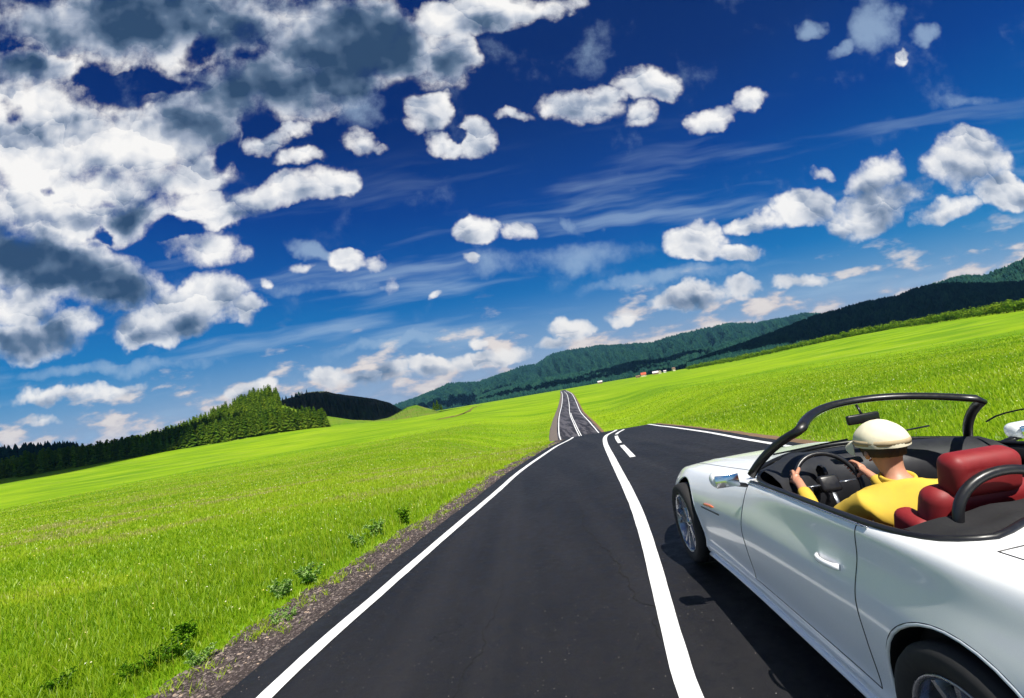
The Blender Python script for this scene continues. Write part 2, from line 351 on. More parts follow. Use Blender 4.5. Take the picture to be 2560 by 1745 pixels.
def m_paint(t, b, m):
    p = t.new('ShaderNodeNewGeometry').outputs['Position']
    n = t.noise(p, 40., 6, .7); n2 = t.noise(p, 5., 4, .6)
    c = t.mix(t.mr(n2, .3, .7), (.72, .72, .73), (.82, .82, .82))
    c = t.mix(t.math('MULTIPLY', t.mr(n, .59, .70), .6), c, (.16, .16, .16))
    t.l.new(c, b.inputs['Base Color'])
    bp = t.new('ShaderNodeBump'); bp.inputs['Strength'].default_value = .3; bp.inputs['Distance'].default_value = .004
    t.l.new(n, bp.inputs['Height']); t.l.new(bp.outputs[0], b.inputs['Normal'])
M_PAINT = material('road_paint', m_paint, Roughness=.6)
def m_gravel(t, b, m):
    p = t.new('ShaderNodeNewGeometry').outputs['Position']
    vo = t.new('ShaderNodeTexVoronoi'); vo.inputs['Scale'].default_value = 42.; t.l.new(p, vo.inputs['Vector'])
    r = t.sep(vo.outputs['Color'])[0]
    c = t.ramp(r, [(0, (.03, .021, .02)), (.5, (.07, .05, .046)), (.8, (.13, .10, .09)), (1, (.24, .20, .18))])
    c = t.mix(t.mr(vo.outputs['Distance'], .3, .7), c, (.02, .014, .012))
    n = t.noise(p, 2.5, 4, .6); c = t.mix(t.math('MULTIPLY', t.mr(n, .4, .7), .5), c, (.045, .03, .026))
    farc = t.mr(t.sep(p)[1], 30., 80.); c = t.mix(farc, c, (.13, .105, .09))
    t.l.new(c, b.inputs['Base Color'])
    bp = t.new('ShaderNodeBump'); bp.inputs['Strength'].default_value = .9; bp.inputs['Distance'].default_value = .015; bp.invert = True
    t.l.new(vo.outputs['Distance'], bp.inputs['Height']); t.l.new(bp.outputs[0], b.inputs['Normal'])
M_GRAV = material('gravel', m_gravel, Roughness=.9)
def m_stone(t, b, m):
    a = t.new('ShaderNodeAttribute', attribute_name='tint').outputs['Fac']
    c = t.ramp(a, [(0, (.028, .020, .019)), (.4, (.075, .055, .052)), (.7, (.13, .105, .10)), (.9, (.25, .20, .17)), (1, (.36, .26, .19))])
    t.l.new(c, b.inputs['Base Color'])
M_STONE = material('stone_chips', m_stone, Roughness=.7)
M_DIRT = plain('dry_dirt', (.17, .10, .055), .95, .4, 3.)
# ------------------------------------------------------------------ ground sheet
def build_ground():
    az = np.concatenate([np.arange(-180, -56, 3.), np.arange(-56, 56, .22), np.arange(56, 180, 3.)])
    rr = np.concatenate([[.01], np.geomspace(.4, 9000, 430)])
    A, Rr = np.meshgrid(np.radians(az), rr)
    X = Rr*np.sin(A); Y = Rr*np.cos(A); Z = T(X, Y)-.06-.0004*Rr*(Rr < 400)-.16*(Rr >= 400)
    n, k = X.shape
    V = np.stack([X.ravel(), Y.ravel(), Z.ravel()], 1)
    i, j = np.meshgrid(np.arange(n-1), np.arange(k), indexing='ij'); j2 = (j+1) % k
    Fq = np.stack([i*k+j, i*k+j2, (i+1)*k+j2, (i+1)*k+j], -1).reshape(-1, 4)[:, ::-1]
    o = mesh_np('ground', V, np.ascontiguousarray(Fq), M_GRASS, smooth=True)
    tag(o, 'bright green open meadow with yellowish dry streaks', None, None, 'structure')
build_ground()
# ------------------------------------------------------------------ road
def curve(pts):
    """smooth x(y) through points"""
    P = np.array(pts, float); 
    def f(y):
        y = np.asarray(y, float); n = len(P); i = np.clip(np.searchsorted(P[:, 1], y)-1, 0, n-2)
        def m(k):
            k0 = np.clip(k-1, 0, n-1); k1 = np.clip(k+1, 0, n-1)
            return (P[k1, 0]-P[k0, 0])/(P[k1, 1]-P[k0, 1])
        h = P[i+1, 1]-P[i, 1]; t = (y-P[i, 1])/h
        return (2*t**3-3*t**2+1)*P[i, 0]+(t**3-2*t**2+t)*h*m(i)+(-2*t**3+3*t**2)*P[i+1, 0]+(t**3-t**2)*h*m(i+1)
    return f
FARC = [(8.8, 84), (9.9, 99), (13.9, 146), (20.9, 215), (31.6, 327), (45.3, 487), (63., 700), (90., 1000)]
def far_side(s): return [(x+s, y) for x, y in FARC]
xL = curve([(-2.6, -14), (-2.25, 0), (-1.98, 3.31), (-1.65, 5.07), (-.94, 8.73), (-.34, 12.6), (.9, 19.), (2.5, 27), (4.1, 50)]+far_side(-3.25))
xC = curve([(-.4, -14), (.38, 0), (.60, 2.62), (.74, 3.48), (1.0, 4.92), (1.29, 6.78), (1.75, 10.33), (2.75, 17.66), (3.55, 22), (4.9, 27), (6.6, 50)]+far_side(.15))
xR = curve([(4.1, -14), (4.25, 0), (4.55, 6), (4.93, 11.09), (5.36, 14.88), (6.0, 21.57), (6.7, 27), (9.4, 50)]+far_side(3.25))
YS = np.concatenate([np.arange(-12, 36, .2), np.geomspace(36, 95, 60)[:-1], np.geomspace(95, 900, 340)])
def ribbon(name, fa, fb, ys, mat, zo=0., cols=1, jit=0., skirt=0., seed=0):
    rg = np.random.default_rng(seed)
    a = fa(ys); b = fb(ys)
    if jit:
        a = a+(vnoise(ys*3.1, ys*0+seed)-.5)*jit+(rg.random(len(ys))-.5)*jit*.35; b = b+(vnoise(ys*3.3, ys*0+seed+9)-.5)*jit+(rg.random(len(ys))-.5)*jit*.35
    s = np.linspace(0, 1, cols+1)
    X = a[:, None]*(1-s)+b[:, None]*s; Y = np.repeat(ys[:, None], cols+1, 1)
    lift = np.clip((Y-60)*.0012, 0, .35)
    Z = T(X, Y)+zo+lift
    if skirt:
        X = np.concatenate([a[:, None]-.05, X, b[:, None]+.05], 1); Y = np.concatenate([Y[:, :1], Y, Y[:, :1]], 1)
        Z = np.concatenate([Z[:, :1]-skirt-lift[:, :1], Z, Z[:, -1:]-skirt-lift[:, :1]], 1); k = cols+3
    else: k = cols+1
    V = np.stack([X.ravel(), Y.ravel(), Z.ravel()], 1); n = len(ys)
    i, j = np.meshgrid(np.arange(n-1), np.arange(k-1), indexing='ij')
    Fq = np.stack([i*k+j, i*k+j+1, (i+1)*k+j+1, (i+1)*k+j], -1).reshape(-1, 4)
    return mesh_np(name, V, Fq, mat, smooth=True)
aL = lambda y: xL(y)-.36-.0*y; aR = lambda y: xR(y)+np.interp(y, [0, 27, 84], [.30, .30, .5])
o = ribbon('road', aL, aR, YS, M_ASPH, 0., 12, .03, .07, 3); tag(o, 'dark asphalt road running over a crest and on to the hills', kind='structure')
W = .066
def mark(name, f, ys, w, seed=1, zo=.004, jit=.008):
    wf = lambda y: (w(y) if callable(w) else w)*np.interp(y, [0, 30, 84, 300, 900], [1, 1.05, 1.5, 2.6, 4.])
    o = ribbon(name, lambda y: f(y)-wf(y), lambda y: f(y)+wf(y), ys, M_PAINT, zo, 1, jit, 0, seed)
    o.location.z = 0; tag(o, kind='structure'); return o
mark('edge_line', xL, YS[YS < 640], .062, 21)
mark('edge_line', xR, YS[YS < 640], .06, 22)
mark('centre_line', xC, np.concatenate([np.arange(-12, 26.6, .12)]), lambda y: np.interp(y, [2.5, 6, 12], [.060, .068, .078]), 23, jit=.005)
yf = YS[(YS > 70) & (YS < 560)]
mark('centre_line', lambda y: xC(y)-.17, yf, .055, 24)
mark('centre_line', lambda y: xC(y)+.17*np.interp(y, [84, 200], [1, 1]), yf[yf < 150], .05, 25)
for k, (a, b) in enumerate(((11.6, 15.2), (16.2, 20.2), (21.4, 25.4))):      # broken line beside the centre line
    mark('broken_line', lambda y: xC(y)+.47+.0*y, np.linspace(a, b, 14), .066, 30+k)
# gravel shoulders
gL = lambda y: aL(y)-np.interp(y, [-12, 3, 9, 20, 27, 84, 150, 350, 700], [.85, .75, .55, .50, .6, 1.5, 1.2, 1.1, 1.])-.14*(vnoise(y*1.7, y*0+3.3)-.5)-.10*(vnoise(y*6, y*0+8.3)-.5)
o = ribbon('gravel_shoulder', gL, lambda y: aL(y)+.1, YS, M_GRAV, -.022, 6, .0, .10, 4); tag(o, 'brown gravel shoulder along the left road edge', kind='structure')
gR = lambda y: aR(y)+np.interp(y, [0, 10, 16, 27, 84, 500], [.35, .35, .22, .25, .5, .6])+.12*(vnoise(y*2.7, y*0+6.3)-.5)
o = ribbon('dirt_verge', lambda y: aR(y)-.1, gR, YS, M_DIRT, -.022, 3, .0, .10, 5); tag(o, 'strip of bare brown dirt along the right road edge', kind='structure')
# loose stones
def build_stones():
    N = 26000
    y = 2.4+ (RNG.random(N)**1.9)*22
    s = RNG.random(N); x0, x1 = gL(y)-.05, aL(y)+.05
    s = np.clip(s*.97+.0, 0, 1); x = x0+(x1-x0)*s
    keep = RNG.random(N) < np.where(s > .72, .45, 1.)
    x, y, s = x[keep], y[keep], s[keep]
    N2 = 500; y2 = 2.2+RNG.random(N2)**1.7*10; x2 = aL(y2)+RNG.random(N2)**2.5*.3
    x = np.concatenate([x, x2]); y = np.concatenate([y, y2]); N = len(x)
    sz = (.0045+.014*RNG.random(N)**4)*(.8+y*.05); sz[-N2:] *= .35
    base = np.array([[1, 0, 0], [.3, .9, 0], [-.8, .6, 0], [-.9, -.5, 0], [.1, -1, 0], [.35, .25, 1], [-.4, -.1, .9]])
    fc = np.array([[0, 1, 5], [1, 2, 5], [2, 6, 5], [2, 3, 6], [3, 4, 6], [4, 5, 6], [4, 0, 5]])
    th = RNG.random(N)*2*pi; j = 1+.5*(RNG.random((N, 7, 3))-.5)
    B = base[None]*j*sz[:, None, None]; B[:, :, 2] *= (.3+.4*RNG.random(N))[:, None]; B[:, :, 0] *= 1.35
    tl = (RNG.random((N, 2))-.5)*.6
    B[:, :, 2] += B[:, :, 0]*tl[:, :1]+B[:, :, 1]*tl[:, 1:]
    c, s_ = np.cos(th)[:, None], np.sin(th)[:, None]
    X = B[:, :, 0]*c-B[:, :, 1]*s_+x[:, None]; Y = B[:, :, 0]*s_+B[:, :, 1]*c+y[:, None]
    zb = T(x, y)-.022; zb[-N2:] += .022
    Z = B[:, :, 2]+zb[:, None]
    V = np.stack([X, Y, Z], -1).reshape(-1, 3); Fc = (fc[None]+np.arange(N)[:, None, None]*7).reshape(-1, 3)
    o = mesh_np('gravel_stones', V, Fc, M_STONE)
    a = o.data.attributes.new('tint', 'FLOAT', 'POINT'); a.data.foreach_set('value', np.repeat(RNG.random(N)**1.3, 7).astype(np.float32))
    tag(o, 'loose brown and grey stone chips on the road shoulder', 'gravel', kind='stuff')
build_stones()
# ------------------------------------------------------------------ grass blades
def blades(name, x, y, h, w, tint, label, lean=.5):
    N = len(x); th = RNG.random(N)*2*pi; ph = RNG.random(N)*2*pi; ln = h*lean*(.2+RNG.random(N))
    z = T(x, y)-.07
    dx, dy = np.cos(th)*w/2, np.sin(th)*w/2; lx, ly = np.cos(ph)*ln, np.sin(ph)*ln
    V = np.empty((N, 5, 3))
    V[:, 0] = np.stack([x-dx, y-dy, z], 1); V[:, 1] = np.stack([x+dx, y+dy, z], 1)
    V[:, 2] = np.stack([x+dx*.8+lx*.3, y+dy*.8+ly*.3, z+h*.6], 1); V[:, 3] = np.stack([x-dx*.8+lx*.3, y-dy*.8+ly*.3, z+h*.6], 1)
    V[:, 4] = np.stack([x+lx, y+ly, z+h], 1)
    b = np.arange(N)[:, None]*5
    Fc = np.concatenate([b+[0, 1, 2], b+[0, 2, 3], b+[3, 2, 4]], 0)
    o = mesh_np(name, V.reshape(-1, 3), Fc, M_BLADE)
    a = o.data.attributes.new('tint', 'FLOAT', 'POINT')
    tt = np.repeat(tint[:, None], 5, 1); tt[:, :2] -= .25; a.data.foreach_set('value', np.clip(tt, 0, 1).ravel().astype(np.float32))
    tag(o, label, 'grass', kind='stuff'); return o
def scatter(N, az0, az1, r0, r1, p=1.):
    a = np.radians(az0+(az1-az0)*RNG.random(N)); u = RNG.random(N)
    r = r0*(r1/r0)**(u**p); return r*np.sin(a), r*np.cos(a), r
def grass_left():
    x, y, r = scatter(520000, -68, 8, 2.6, 190, .93)
    edge = gL(y)
    k = (x < edge+.10*RNG.random(len(x))**2) & (y > .5) & (RNG.random(len(x)) < sstep(r, 190, 55)); x, y, r = x[k], y[k], r[k]
    d = gL(y)-x
    tall = sstep(d, 0, .7)*(1-.35*sstep(d, 1.5, 4))
    patch = fbm(x*.9, y*.9, 3)
    h = (.035+.085*tall*(.4+.9*patch))*(.6+.6*RNG.random(len(x)))*(1+r*.006)
    w = (.0032+.0010*r)*(.7+.6*RNG.random(len(x)))
    dry = sstep(fbm(x*.25+4, y*.8, 4), .52, .68)*.5
    tint = .30+.35*RNG.random(len(x))+.25*(patch-.5)+.75*(fbm(x*.05+9, y*.22, 3)-.5)+dry+.5*(RNG.random(len(x)) > .975)
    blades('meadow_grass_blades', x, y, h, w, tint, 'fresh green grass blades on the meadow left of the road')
grass_left()
def grass_right():
    x, y, r = scatter(230000, 2, 62, 5.5, 190, .93)
    k = (x > gR(y)-.06*RNG.random(len(x))) & (RNG.random(len(x)) < sstep(r, 190, 55)); x, y, r = x[k], y[k], r[k]
    d = x-gR(y); patch = fbm(x*.7, y*.7, 3)
    h = (.04+.07*sstep(d, 0, .8)*(.5+.8*patch))*(.6+.6*RNG.random(len(x)))*(1+r*.006)
    w = (.0036+.0011*r)*(.7+.6*RNG.random(len(x)))
    tint = .28+.4*RNG.random(len(x))+.3*(patch-.5)+.75*(fbm(x*.05+3, y*.22, 3)-.5)+.55*sstep(d, .9, 0)+.5*(RNG.random(len(x)) > .98)
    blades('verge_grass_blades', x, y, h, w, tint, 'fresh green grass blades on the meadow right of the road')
grass_right()
# ------------------------------------------------------------------ hills and mountains
def m_slope(c1, c2, c3, sc=.02):
    def f(t, b, m):
        p = t.new('ShaderNodeNewGeometry').outputs['Position']
        n = t.noise(p, sc, 6, .62); n2 = t.noise(p, sc*9, 5, .7)
        c = t.mix(t.mr(n, .35, .65), c1, c2); c = t.mix(t.math('MULTIPLY', t.mr(n2, .5, .75), .8), c, c3)
        t.l.new(c, b.inputs['Base Color'])
        bp = t.new('ShaderNodeBump'); bp.inputs['Strength'].default_value = .8; bp.inputs['Distance'].default_value = .12/sc
        t.l.new(n2, bp.inputs['Height']); t.l.new(bp.outputs[0], b.inputs['Normal'])
        b.inputs['Specular IOR Level'].default_value = .03
    return f
M_FARHILL = material('forested_mountain', m_slope((.008, .032, .032), (.014, .048, .040), (.005, .021, .026), .004), Roughness=.95)  # spruce green pushed towards blue, putting distance haze into the colour
M_RIDGE = material('forested_ridge', m_slope((.010, .030, .013), (.02, .058, .018), (.005, .018, .010), .008), Roughness=.95)
M_HILL = material('grassy_hill', m_slope((.12, .25, .010), (.20, .27, .03), (.20, .17, .08), .03), Roughness=.95)
M_ROCKY = material('rocky_hill', m_slope((.055, .075, .035), (.10, .095, .055), (.03, .04, .022), .02), Roughness=.95)
M_KNOLL = material('rocky_knoll', m_slope((.10, .22, .010), (.17, .20, .04), (.24, .17, .08), .05), Roughness=.95)
class Range:
    def __init__(s, name, ridge, Df, Dr, mat, label, spur=.25, k=30., seed=0, prof=1.25, n=420, nt=54, zf=-1.5, back=.5, sink=2.):
        az = []; te = []
        for X, Y in ridge:
            r = ray(X, Y); az.append(degrees(atan2(r[0], r[1]))); te.append(r[2]/sqrt(r[0]**2+r[1]**2))
        s.az0, s.az1 = az[0], az[-1]; s.azs, s.te = np.array(az), np.array(te)
        s.Df = Df if callable(Df) else (lambda a: a*0+Df); s.Dr = Dr if callable(Dr) else (lambda a: a*0+Dr)
        s.spur, s.k, s.seed, s.prof, s.sink = spur, k, seed, prof, sink
        A = np.linspace(s.az0, s.az1, n); Tt = np.concatenate([np.linspace(0, 1, nt), np.linspace(1, 1+back, 10)[1:]])
        A2, T2 = np.meshgrid(A, Tt); X, Y, Z = s.at(A2, T2)
        V = np.stack([X.ravel(), Y.ravel(), Z.ravel()], 1); m, kk = X.shape
        i, j = np.meshgrid(np.arange(m-1), np.arange(kk-1), indexing='ij')
        Fq = np.stack([i*kk+j, i*kk+j+1, (i+1)*kk+j+1, (i+1)*kk+j], -1).reshape(-1, 4)
        o = mesh_np(name, V, np.ascontiguousarray(Fq), mat, smooth=True); tag(o, label, kind='structure'); s.o = o
    def at(s, a, t):
        Df, Dr = s.Df(a), s.Dr(a)
        te = np.interp(a, s.azs, s.te); r = Df+(Dr-Df)*t
        ar = np.radians(a); x, y = r*np.sin(ar), r*np.cos(ar)
        xf, yf = Df*np.sin(ar), Df*np.cos(ar)
        zf = T(xf, yf)-s.sink; H = CAM_H+Dr*te
        tt = np.clip(t, 0, 1)
        z = zf+(H-zf)*tt**s.prof
        sp = 1-np.abs(2*fbm(a*s.k*.12+s.seed*7+t*1.3, t*1.6+s.seed, 4)-1)*1.6
        z = z+s.spur*(H-zf)*(sp-.55)*4*tt*(1-tt)
        z = z+(H-zf)*.03*(fbm(a*s.k*1.7+s.seed, t*9, 3)-.5)*np.minimum(1, tt*4)
        z = np.where(t > 1, z-(t-1)*(H-zf)*1.6, z)
        return x, y, z
def m_conifer(t, b, m):
    a = t.new('ShaderNodeAttribute', attribute_name='tint').outputs['Fac']
    r = t.new('ShaderNodeObjectInfo').outputs['Random']
    f = t.math('MULTIPLY_ADD', r, .35, t.math('MULTIPLY', a, .8))
    c = t.ramp(f, [(0, (.018, .055, .012)), (.4, (.06, .14, .014)), (.75, (.13, .23, .016)), (1, (.22, .30, .025))])
    out = t.n['Material Output']; d = t.new('ShaderNodeBsdfDiffuse'); tr = t.new('ShaderNodeBsdfTranslucent')
    t.l.new(c, d.inputs[0]); t.l.new(c, tr.inputs[0]); mx = t.new('ShaderNodeMixShader'); mx.inputs[0].default_value = .25
    t.l.new(d.outputs[0], mx.inputs[1]); t.l.new(tr.outputs[0], mx.inputs[2]); t.n.remove(b); t.l.new(mx.outputs[0], out.inputs[0])
M_CONIF = material('conifer_foliage', m_conifer)
M_BARK = plain('bark', (.10, .065, .04), .9, .4, 6.)
def m_farforest(t, b, m):
    a = t.new('ShaderNodeAttribute', attribute_name='tint').outputs['Fac']
    c = t.ramp(a, [(0, (.004, .019, .021)), (.5, (.011, .042, .034)), (1, (.024, .070, .040))])  # blue-green trees, with some blue of far haze mixed into the tint
    t.l.new(c, b.inputs['Base Color']); b.inputs['Specular IOR Level'].default_value = .02
M_FARF = material('distant_foliage', m_farforest, Roughness=.95)
def cones(name, R, N, h0, h1, label, keep=None, t0=0., t1=1.03, mat=None, rad=.26, tb=0.):
    mat = mat or M_FARF
    a = R.az0+(R.az1-R.az0)*RNG.random(N); t = t0+(t1-t0)*RNG.random(N)
    if keep is not None:
        k = keep(a, t); a, t = a[k], t[k]
    x, y, z = R.at(a, t); N = len(x)
    h = h0+(h1-h0)*RNG.random(N)**1.3; w = h*rad*(.7+.6*RNG.random(N))
    ns = 5; th = np.arange(ns)*2*pi/ns+RNG.random((N, 1))*6
    V = np.empty((N, 2*ns+1, 3)); j = 1+.5*(RNG.random((N, ns))-.5)
    V[:, :ns, 0] = x[:, None]+np.cos(th)*w[:, None]*j; V[:, :ns, 1] = y[:, None]+np.sin(th)*w[:, None]*j; V[:, :ns, 2] = (z+h*.08)[:, None]
    V[:, ns:2*ns, 0] = x[:, None]+np.cos(th+.6)*w[:, None]*j*.62; V[:, ns:2*ns, 1] = y[:, None]+np.sin(th+.6)*w[:, None]*j*.62; V[:, ns:2*ns, 2] = (z+h*.55)[:, None]+h[:, None]*.12*(RNG.random((N, ns))-.5)
    V[:, -1, 0] = x; V[:, -1, 1] = y; V[:, -1, 2] = z+h
    b = np.arange(N)[:, None]*(2*ns+1); fs = []
    for q in range(ns):
        q2 = (q+1) % ns; fs += [b+[q, q2, ns+q], b+[q2, ns+q2, ns+q], b+[ns+q, ns+q2, 2*ns]]
    o = mesh_np(name, V.reshape(-1, 3), np.concatenate(fs), mat)
    at = o.data.attributes.new('tint', 'FLOAT', 'POINT'); g = fbm(a*2.3, t*6, 3)
    at.data.foreach_set('value', np.repeat(np.clip(.2+.5*RNG.random(N)+.8*(g-.5)+tb, 0, 1), 2*ns+1).astype(np.float32))
    tag(o, label, 'forest', kind='stuff'); return o
AZ = lambda X, Y: degrees(atan2(*ray(X, Y)[:2]))
# far mountain chain behind the end of the road
RFAR = Range('mountain', [(860, 935), (900, 918), (940, 905), (1000, 880), (1020, 870), (1085, 868), (1100, 862), (1150, 845), (1190, 830), (1215, 828), (1250, 805), (1290, 795), (1360, 785), (1400, 783), (1480, 778), (1530, 762), (1590, 748), (1650, 735), (1720, 733), (1780, 722), (1820, 712), (1870, 713), (1950, 722), (2050, 730), (2200, 730)],
    2600., 4300., M_FARHILL, 'dark green forested mountain chain behind the end of the road', .34, 8., 3, 1.2)
RMID = Range('mountain', [(1080, 905), (1110, 893), (1180, 872), (1240, 860), (1300, 850), (1380, 838), (1440, 822), (1500, 818), (1560, 800), (1620, 790), (1680, 772), (1740, 765), (1800, 750), (1850, 742), (1950, 735), (2060, 730)],
    1700., 2600., M_FARHILL, 'lower dark green forested spur in front of the mountain chain', .38, 12., 5, 1.1)
RRID = Range('mountain', [(1560, 828), (1620, 806), (1680, 787), (1740, 765), (1800, 742), (1850, 722), (1880, 714), (1900, 709), (1930, 700), (1960, 692), (2040, 677), (2080, 660), (2120, 652), (2180, 648), (2240, 650), (2324, 645), (2420, 620), (2560, 600), (2760, 560)],
    lambda a: 950+0*a, lambda a: 1750+0*a, M_RIDGE, 'dark wooded ridge rising at the right of the valley', .14, 14., 8, 1.05)
RRI2 = Range('mountain', [(2060, 672), (2110, 650), (2150, 638), (2185, 628), (2230, 630), (2265, 616), (2300, 602), (2324, 592), (2420, 560), (2560, 540), (2760, 500)],
    1800., 2500., M_RIDGE, 'green wooded peak behind the dark ridge at the right', .2, 10., 9, 1.1)
RLF = Range('mountain', [(-260, 1075), (-100, 1040), (0, 1033), (40, 1028), (100, 1022), (140, 1016), (190, 1019), (230, 1026), (262, 1040), (300, 1060)], 2600., 3600.,
    plain('bare_far_mountain', (.20, .22, .24), .95, .3, .004), 'pale grey mountain far off at the left edge', .2, 8., 12, 1.2)
RLB = Range('hill', [(-300, 1085), (-160, 1050), (-60, 1040), (0, 1040), (60, 1036), (120, 1030), (160, 1030), (205, 1038), (260, 1052), (330, 1068)], 520., 760., M_RIDGE, 'dark wooded hill at the left edge', .15, 18., 14, 1.2)
RHB = Range('hill', [(560, 945), (600, 921), (640, 908), (700, 890), (720, 888), (740, 888), (760, 893), (800, 898), (850, 905), (885, 914), (915, 932), (940, 948), (960, 955)], 640., 900., M_ROCKY, 'dark bare hill behind the pine covered hill', .25, 30., 16, .9)
RKN = Range('hill', [(850, 953), (880, 947), (900, 937), (925, 923), (945, 919), (965, 925), (985, 930), (1000, 936), (1030, 944), (1080, 938)], 520., 640., M_KNOLL, 'small rocky green knoll beside the dark bare hill', .1, 40., 18, .9)
# the pine covered hill on the left
RHL = Range('hill', [(-260, 1112), (-60, 1092), (60, 1078), (120, 1068), (180, 1058), (240, 1046), (300, 1031), (420, 990), (500, 952), (560, 920), (590, 908), (612, 902), (640, 919), (680, 932), (740, 944), (800, 953), (860, 955), (930, 951), (1010, 943)],
    lambda a: 415+0*a, lambda a: 560.+0*a, M_HILL, 'grassy hill with a pine covered flank on the left', .12, 26., 20, .85)
cones('mountain_forest', RFAR, 30000, 9, 17, 'dense forest covering the far mountain chain', None, .05, 1.01, rad=.34, tb=.15)
cones('spur_forest', RMID, 26000, 8, 15, 'dense forest covering the lower mountain spur', rad=.34, tb=.15)
cones('ridge_forest', RRID, 30000, 7, 14, 'dense dark forest covering the right ridge', rad=.34)
cones('peak_forest', RRI2, 9000, 8, 15, 'forest covering the green peak at the right', rad=.34, tb=.2)
cones('left_hill_forest', RLB, 2600, 8, 17, 'dark forest covering the hill at the left edge', rad=.22)
cones('ridge_trees', RHB, 420, 5, 11, 'small dark trees on the left shoulder of the bare hill', lambda a, t: (a < AZ(700, 889)) & (t > .75), rad=.2)
# ------------------------------------------------------------------ pines
def pine_crown(seed, n=300, H=1., Rm=.17, lo=.10):
    rg = np.random.default_rng(seed); V = []; Fc = []; tn = []
    # dense inner body with an uneven surface
    lv, ns = 9, 8
    for i in range(lv+1):
        f = i/lv; z = lo+.04+(H-lo-.04)*f; r = Rm*.62*(1-f)**.85
        for k in range(ns):
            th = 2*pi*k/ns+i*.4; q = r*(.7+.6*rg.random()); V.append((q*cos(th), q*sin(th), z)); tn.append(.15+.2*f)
    for i in range(lv):
        for k in range(ns):
            a, b = i*ns+k, i*ns+(k+1) % ns; Fc += [(a, b, b+ns), (a, b+ns, a+ns)]
    for i in range(n):
        f = rg.random()**1.15; z = lo+(H-lo)*f; r = Rm*(1-f)**.75*(.55+.6*rg.random()); th = rg.random()*2*pi
        L = (.050+.055*(1-f))*(.7+.7*rg.random()); w = L*(.35+.3*rg.random()); dr = .25+.6*rg.random()
        rx, ry = cos(th), sin(th); k = len(V)
        c = np.array([rx*r, ry*r, z]); out = np.array([rx, ry, -dr*.7])*L; side = np.array([-ry, rx, .3*(rg.random()-.5)])*w
        V += [tuple(c-out*.5), tuple(c+side+out*.1), tuple(c+out), tuple(c-side+out*.1)]
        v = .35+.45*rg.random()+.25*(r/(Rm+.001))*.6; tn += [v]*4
        Fc += [(k, k+1, k+2), (k, k+2, k+3)]
    return np.array(V), np.array(Fc), np.clip(np.array(tn), 0, 1)
def settint(me, v):
    a = me.attributes.new('tint', 'FLOAT', 'POINT'); a.data.foreach_set('value', np.asarray(v, dtype=np.float32))
def trunk_mesh(name, H, r0, mat, ns=7, bend=.01, seg=6, parent=None):
    V = []; Fc = []
    for i in range(seg+1):
        f = i/seg; r = r0*(1-f*.85)*(1.35 if i == 0 else 1); ox = bend*sin(f*3)
        for k in range(ns): V.append((ox+r*cos(2*pi*k/ns), r*sin(2*pi*k/ns), H*f))
    for i in range(seg):
        for k in range(ns): a, b = i*ns+k, i*ns+(k+1) % ns; Fc.append((a, b, b+ns, a+ns))
    return mesh_np(name, V, Fc, mat, parent, smooth=True)
def pine_proto(seed, lab, grp):
    r = empty('pine_tree'); tag(r, lab, 'pine tree', grp)
    trunk_mesh('trunk', .96, .014, M_BARK, parent=r)
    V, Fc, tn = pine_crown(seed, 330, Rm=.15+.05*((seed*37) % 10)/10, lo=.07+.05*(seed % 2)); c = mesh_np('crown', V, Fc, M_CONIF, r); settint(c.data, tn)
    return r
def dup(root):
    r = root.copy(); C.objects.link(r)
    for ch in root.children:
        c = ch.copy(); C.objects.link(c); c.parent = r
    return r
PL = [('sunlit green pine at the foot of the wooded hill, on the meadow edge', 'pines along the foot of the hill'),
      ('dark pine in cloud shade left of the sunlit hillside', 'shaded pines at the left'),
      ('yellowish green pine high on the sunlit flank of the hill', 'pines on the flank of the hill')]
protos = [[pine_proto(s*3+g, *PL[g]) for s in range(3)] for g in range(3)]
used = set()
ORD = lambda n: f"{n}{'th' if n % 100 in (11, 12, 13) else {1: 'st', 2: 'nd', 3: 'rd'}.get(n % 10, 'th')}"
ROW = ('front', 'second', 'third')
def plant(a, t, h, g, lab=None):
    i = int(RNG.integers(3)); p = protos[g][i]
    o = p if (g, i) not in used else dup(p); used.add((g, i))
    if lab: o['label'] = lab
    x, y, z = RHL.at(np.array([a]), np.array([t])); o.location = (x[0], y[0], z[0]-.2)
    o.scale = (h*(.9+.3*RNG.random()),)*2+(h,); o.rotation_euler = (radians(RNG.normal()*1.2), radians(RNG.normal()*1.2), RNG.random()*6.28)
aB = [AZ(60, 1085), AZ(742, 965)]; aS = AZ(372, 1035); aG = AZ(636, 925)
pts = []
for k in range(175):                                # front rows, from the left edge to the last clump
    a = aB[0]+(aB[1]-aB[0])*((k+.8*RNG.random())/175); row = k % 3
    pts.append((a, .035+row*.055+.03*RNG.random(), 13+4.5*RNG.random(), 1 if a < aS else 0, f"{'shaded' if a < aS else 'sunlit'} pine, {ORD(k//3+1)} from the left in the {ROW[row]} row below the wooded hill"))
while len(pts) < 297:                               # up the sunlit flank
    a = aS+(aB[1]-aS)*RNG.random(); t = .2+.8*RNG.random()
    tmax = 1.02 if a < aG else .24*(aB[1]-a)/(aB[1]-aG)+.10
    if t > tmax: continue
    pts.append((a, t, 11+5*RNG.random(), 2))
for p in pts: plant(*p)
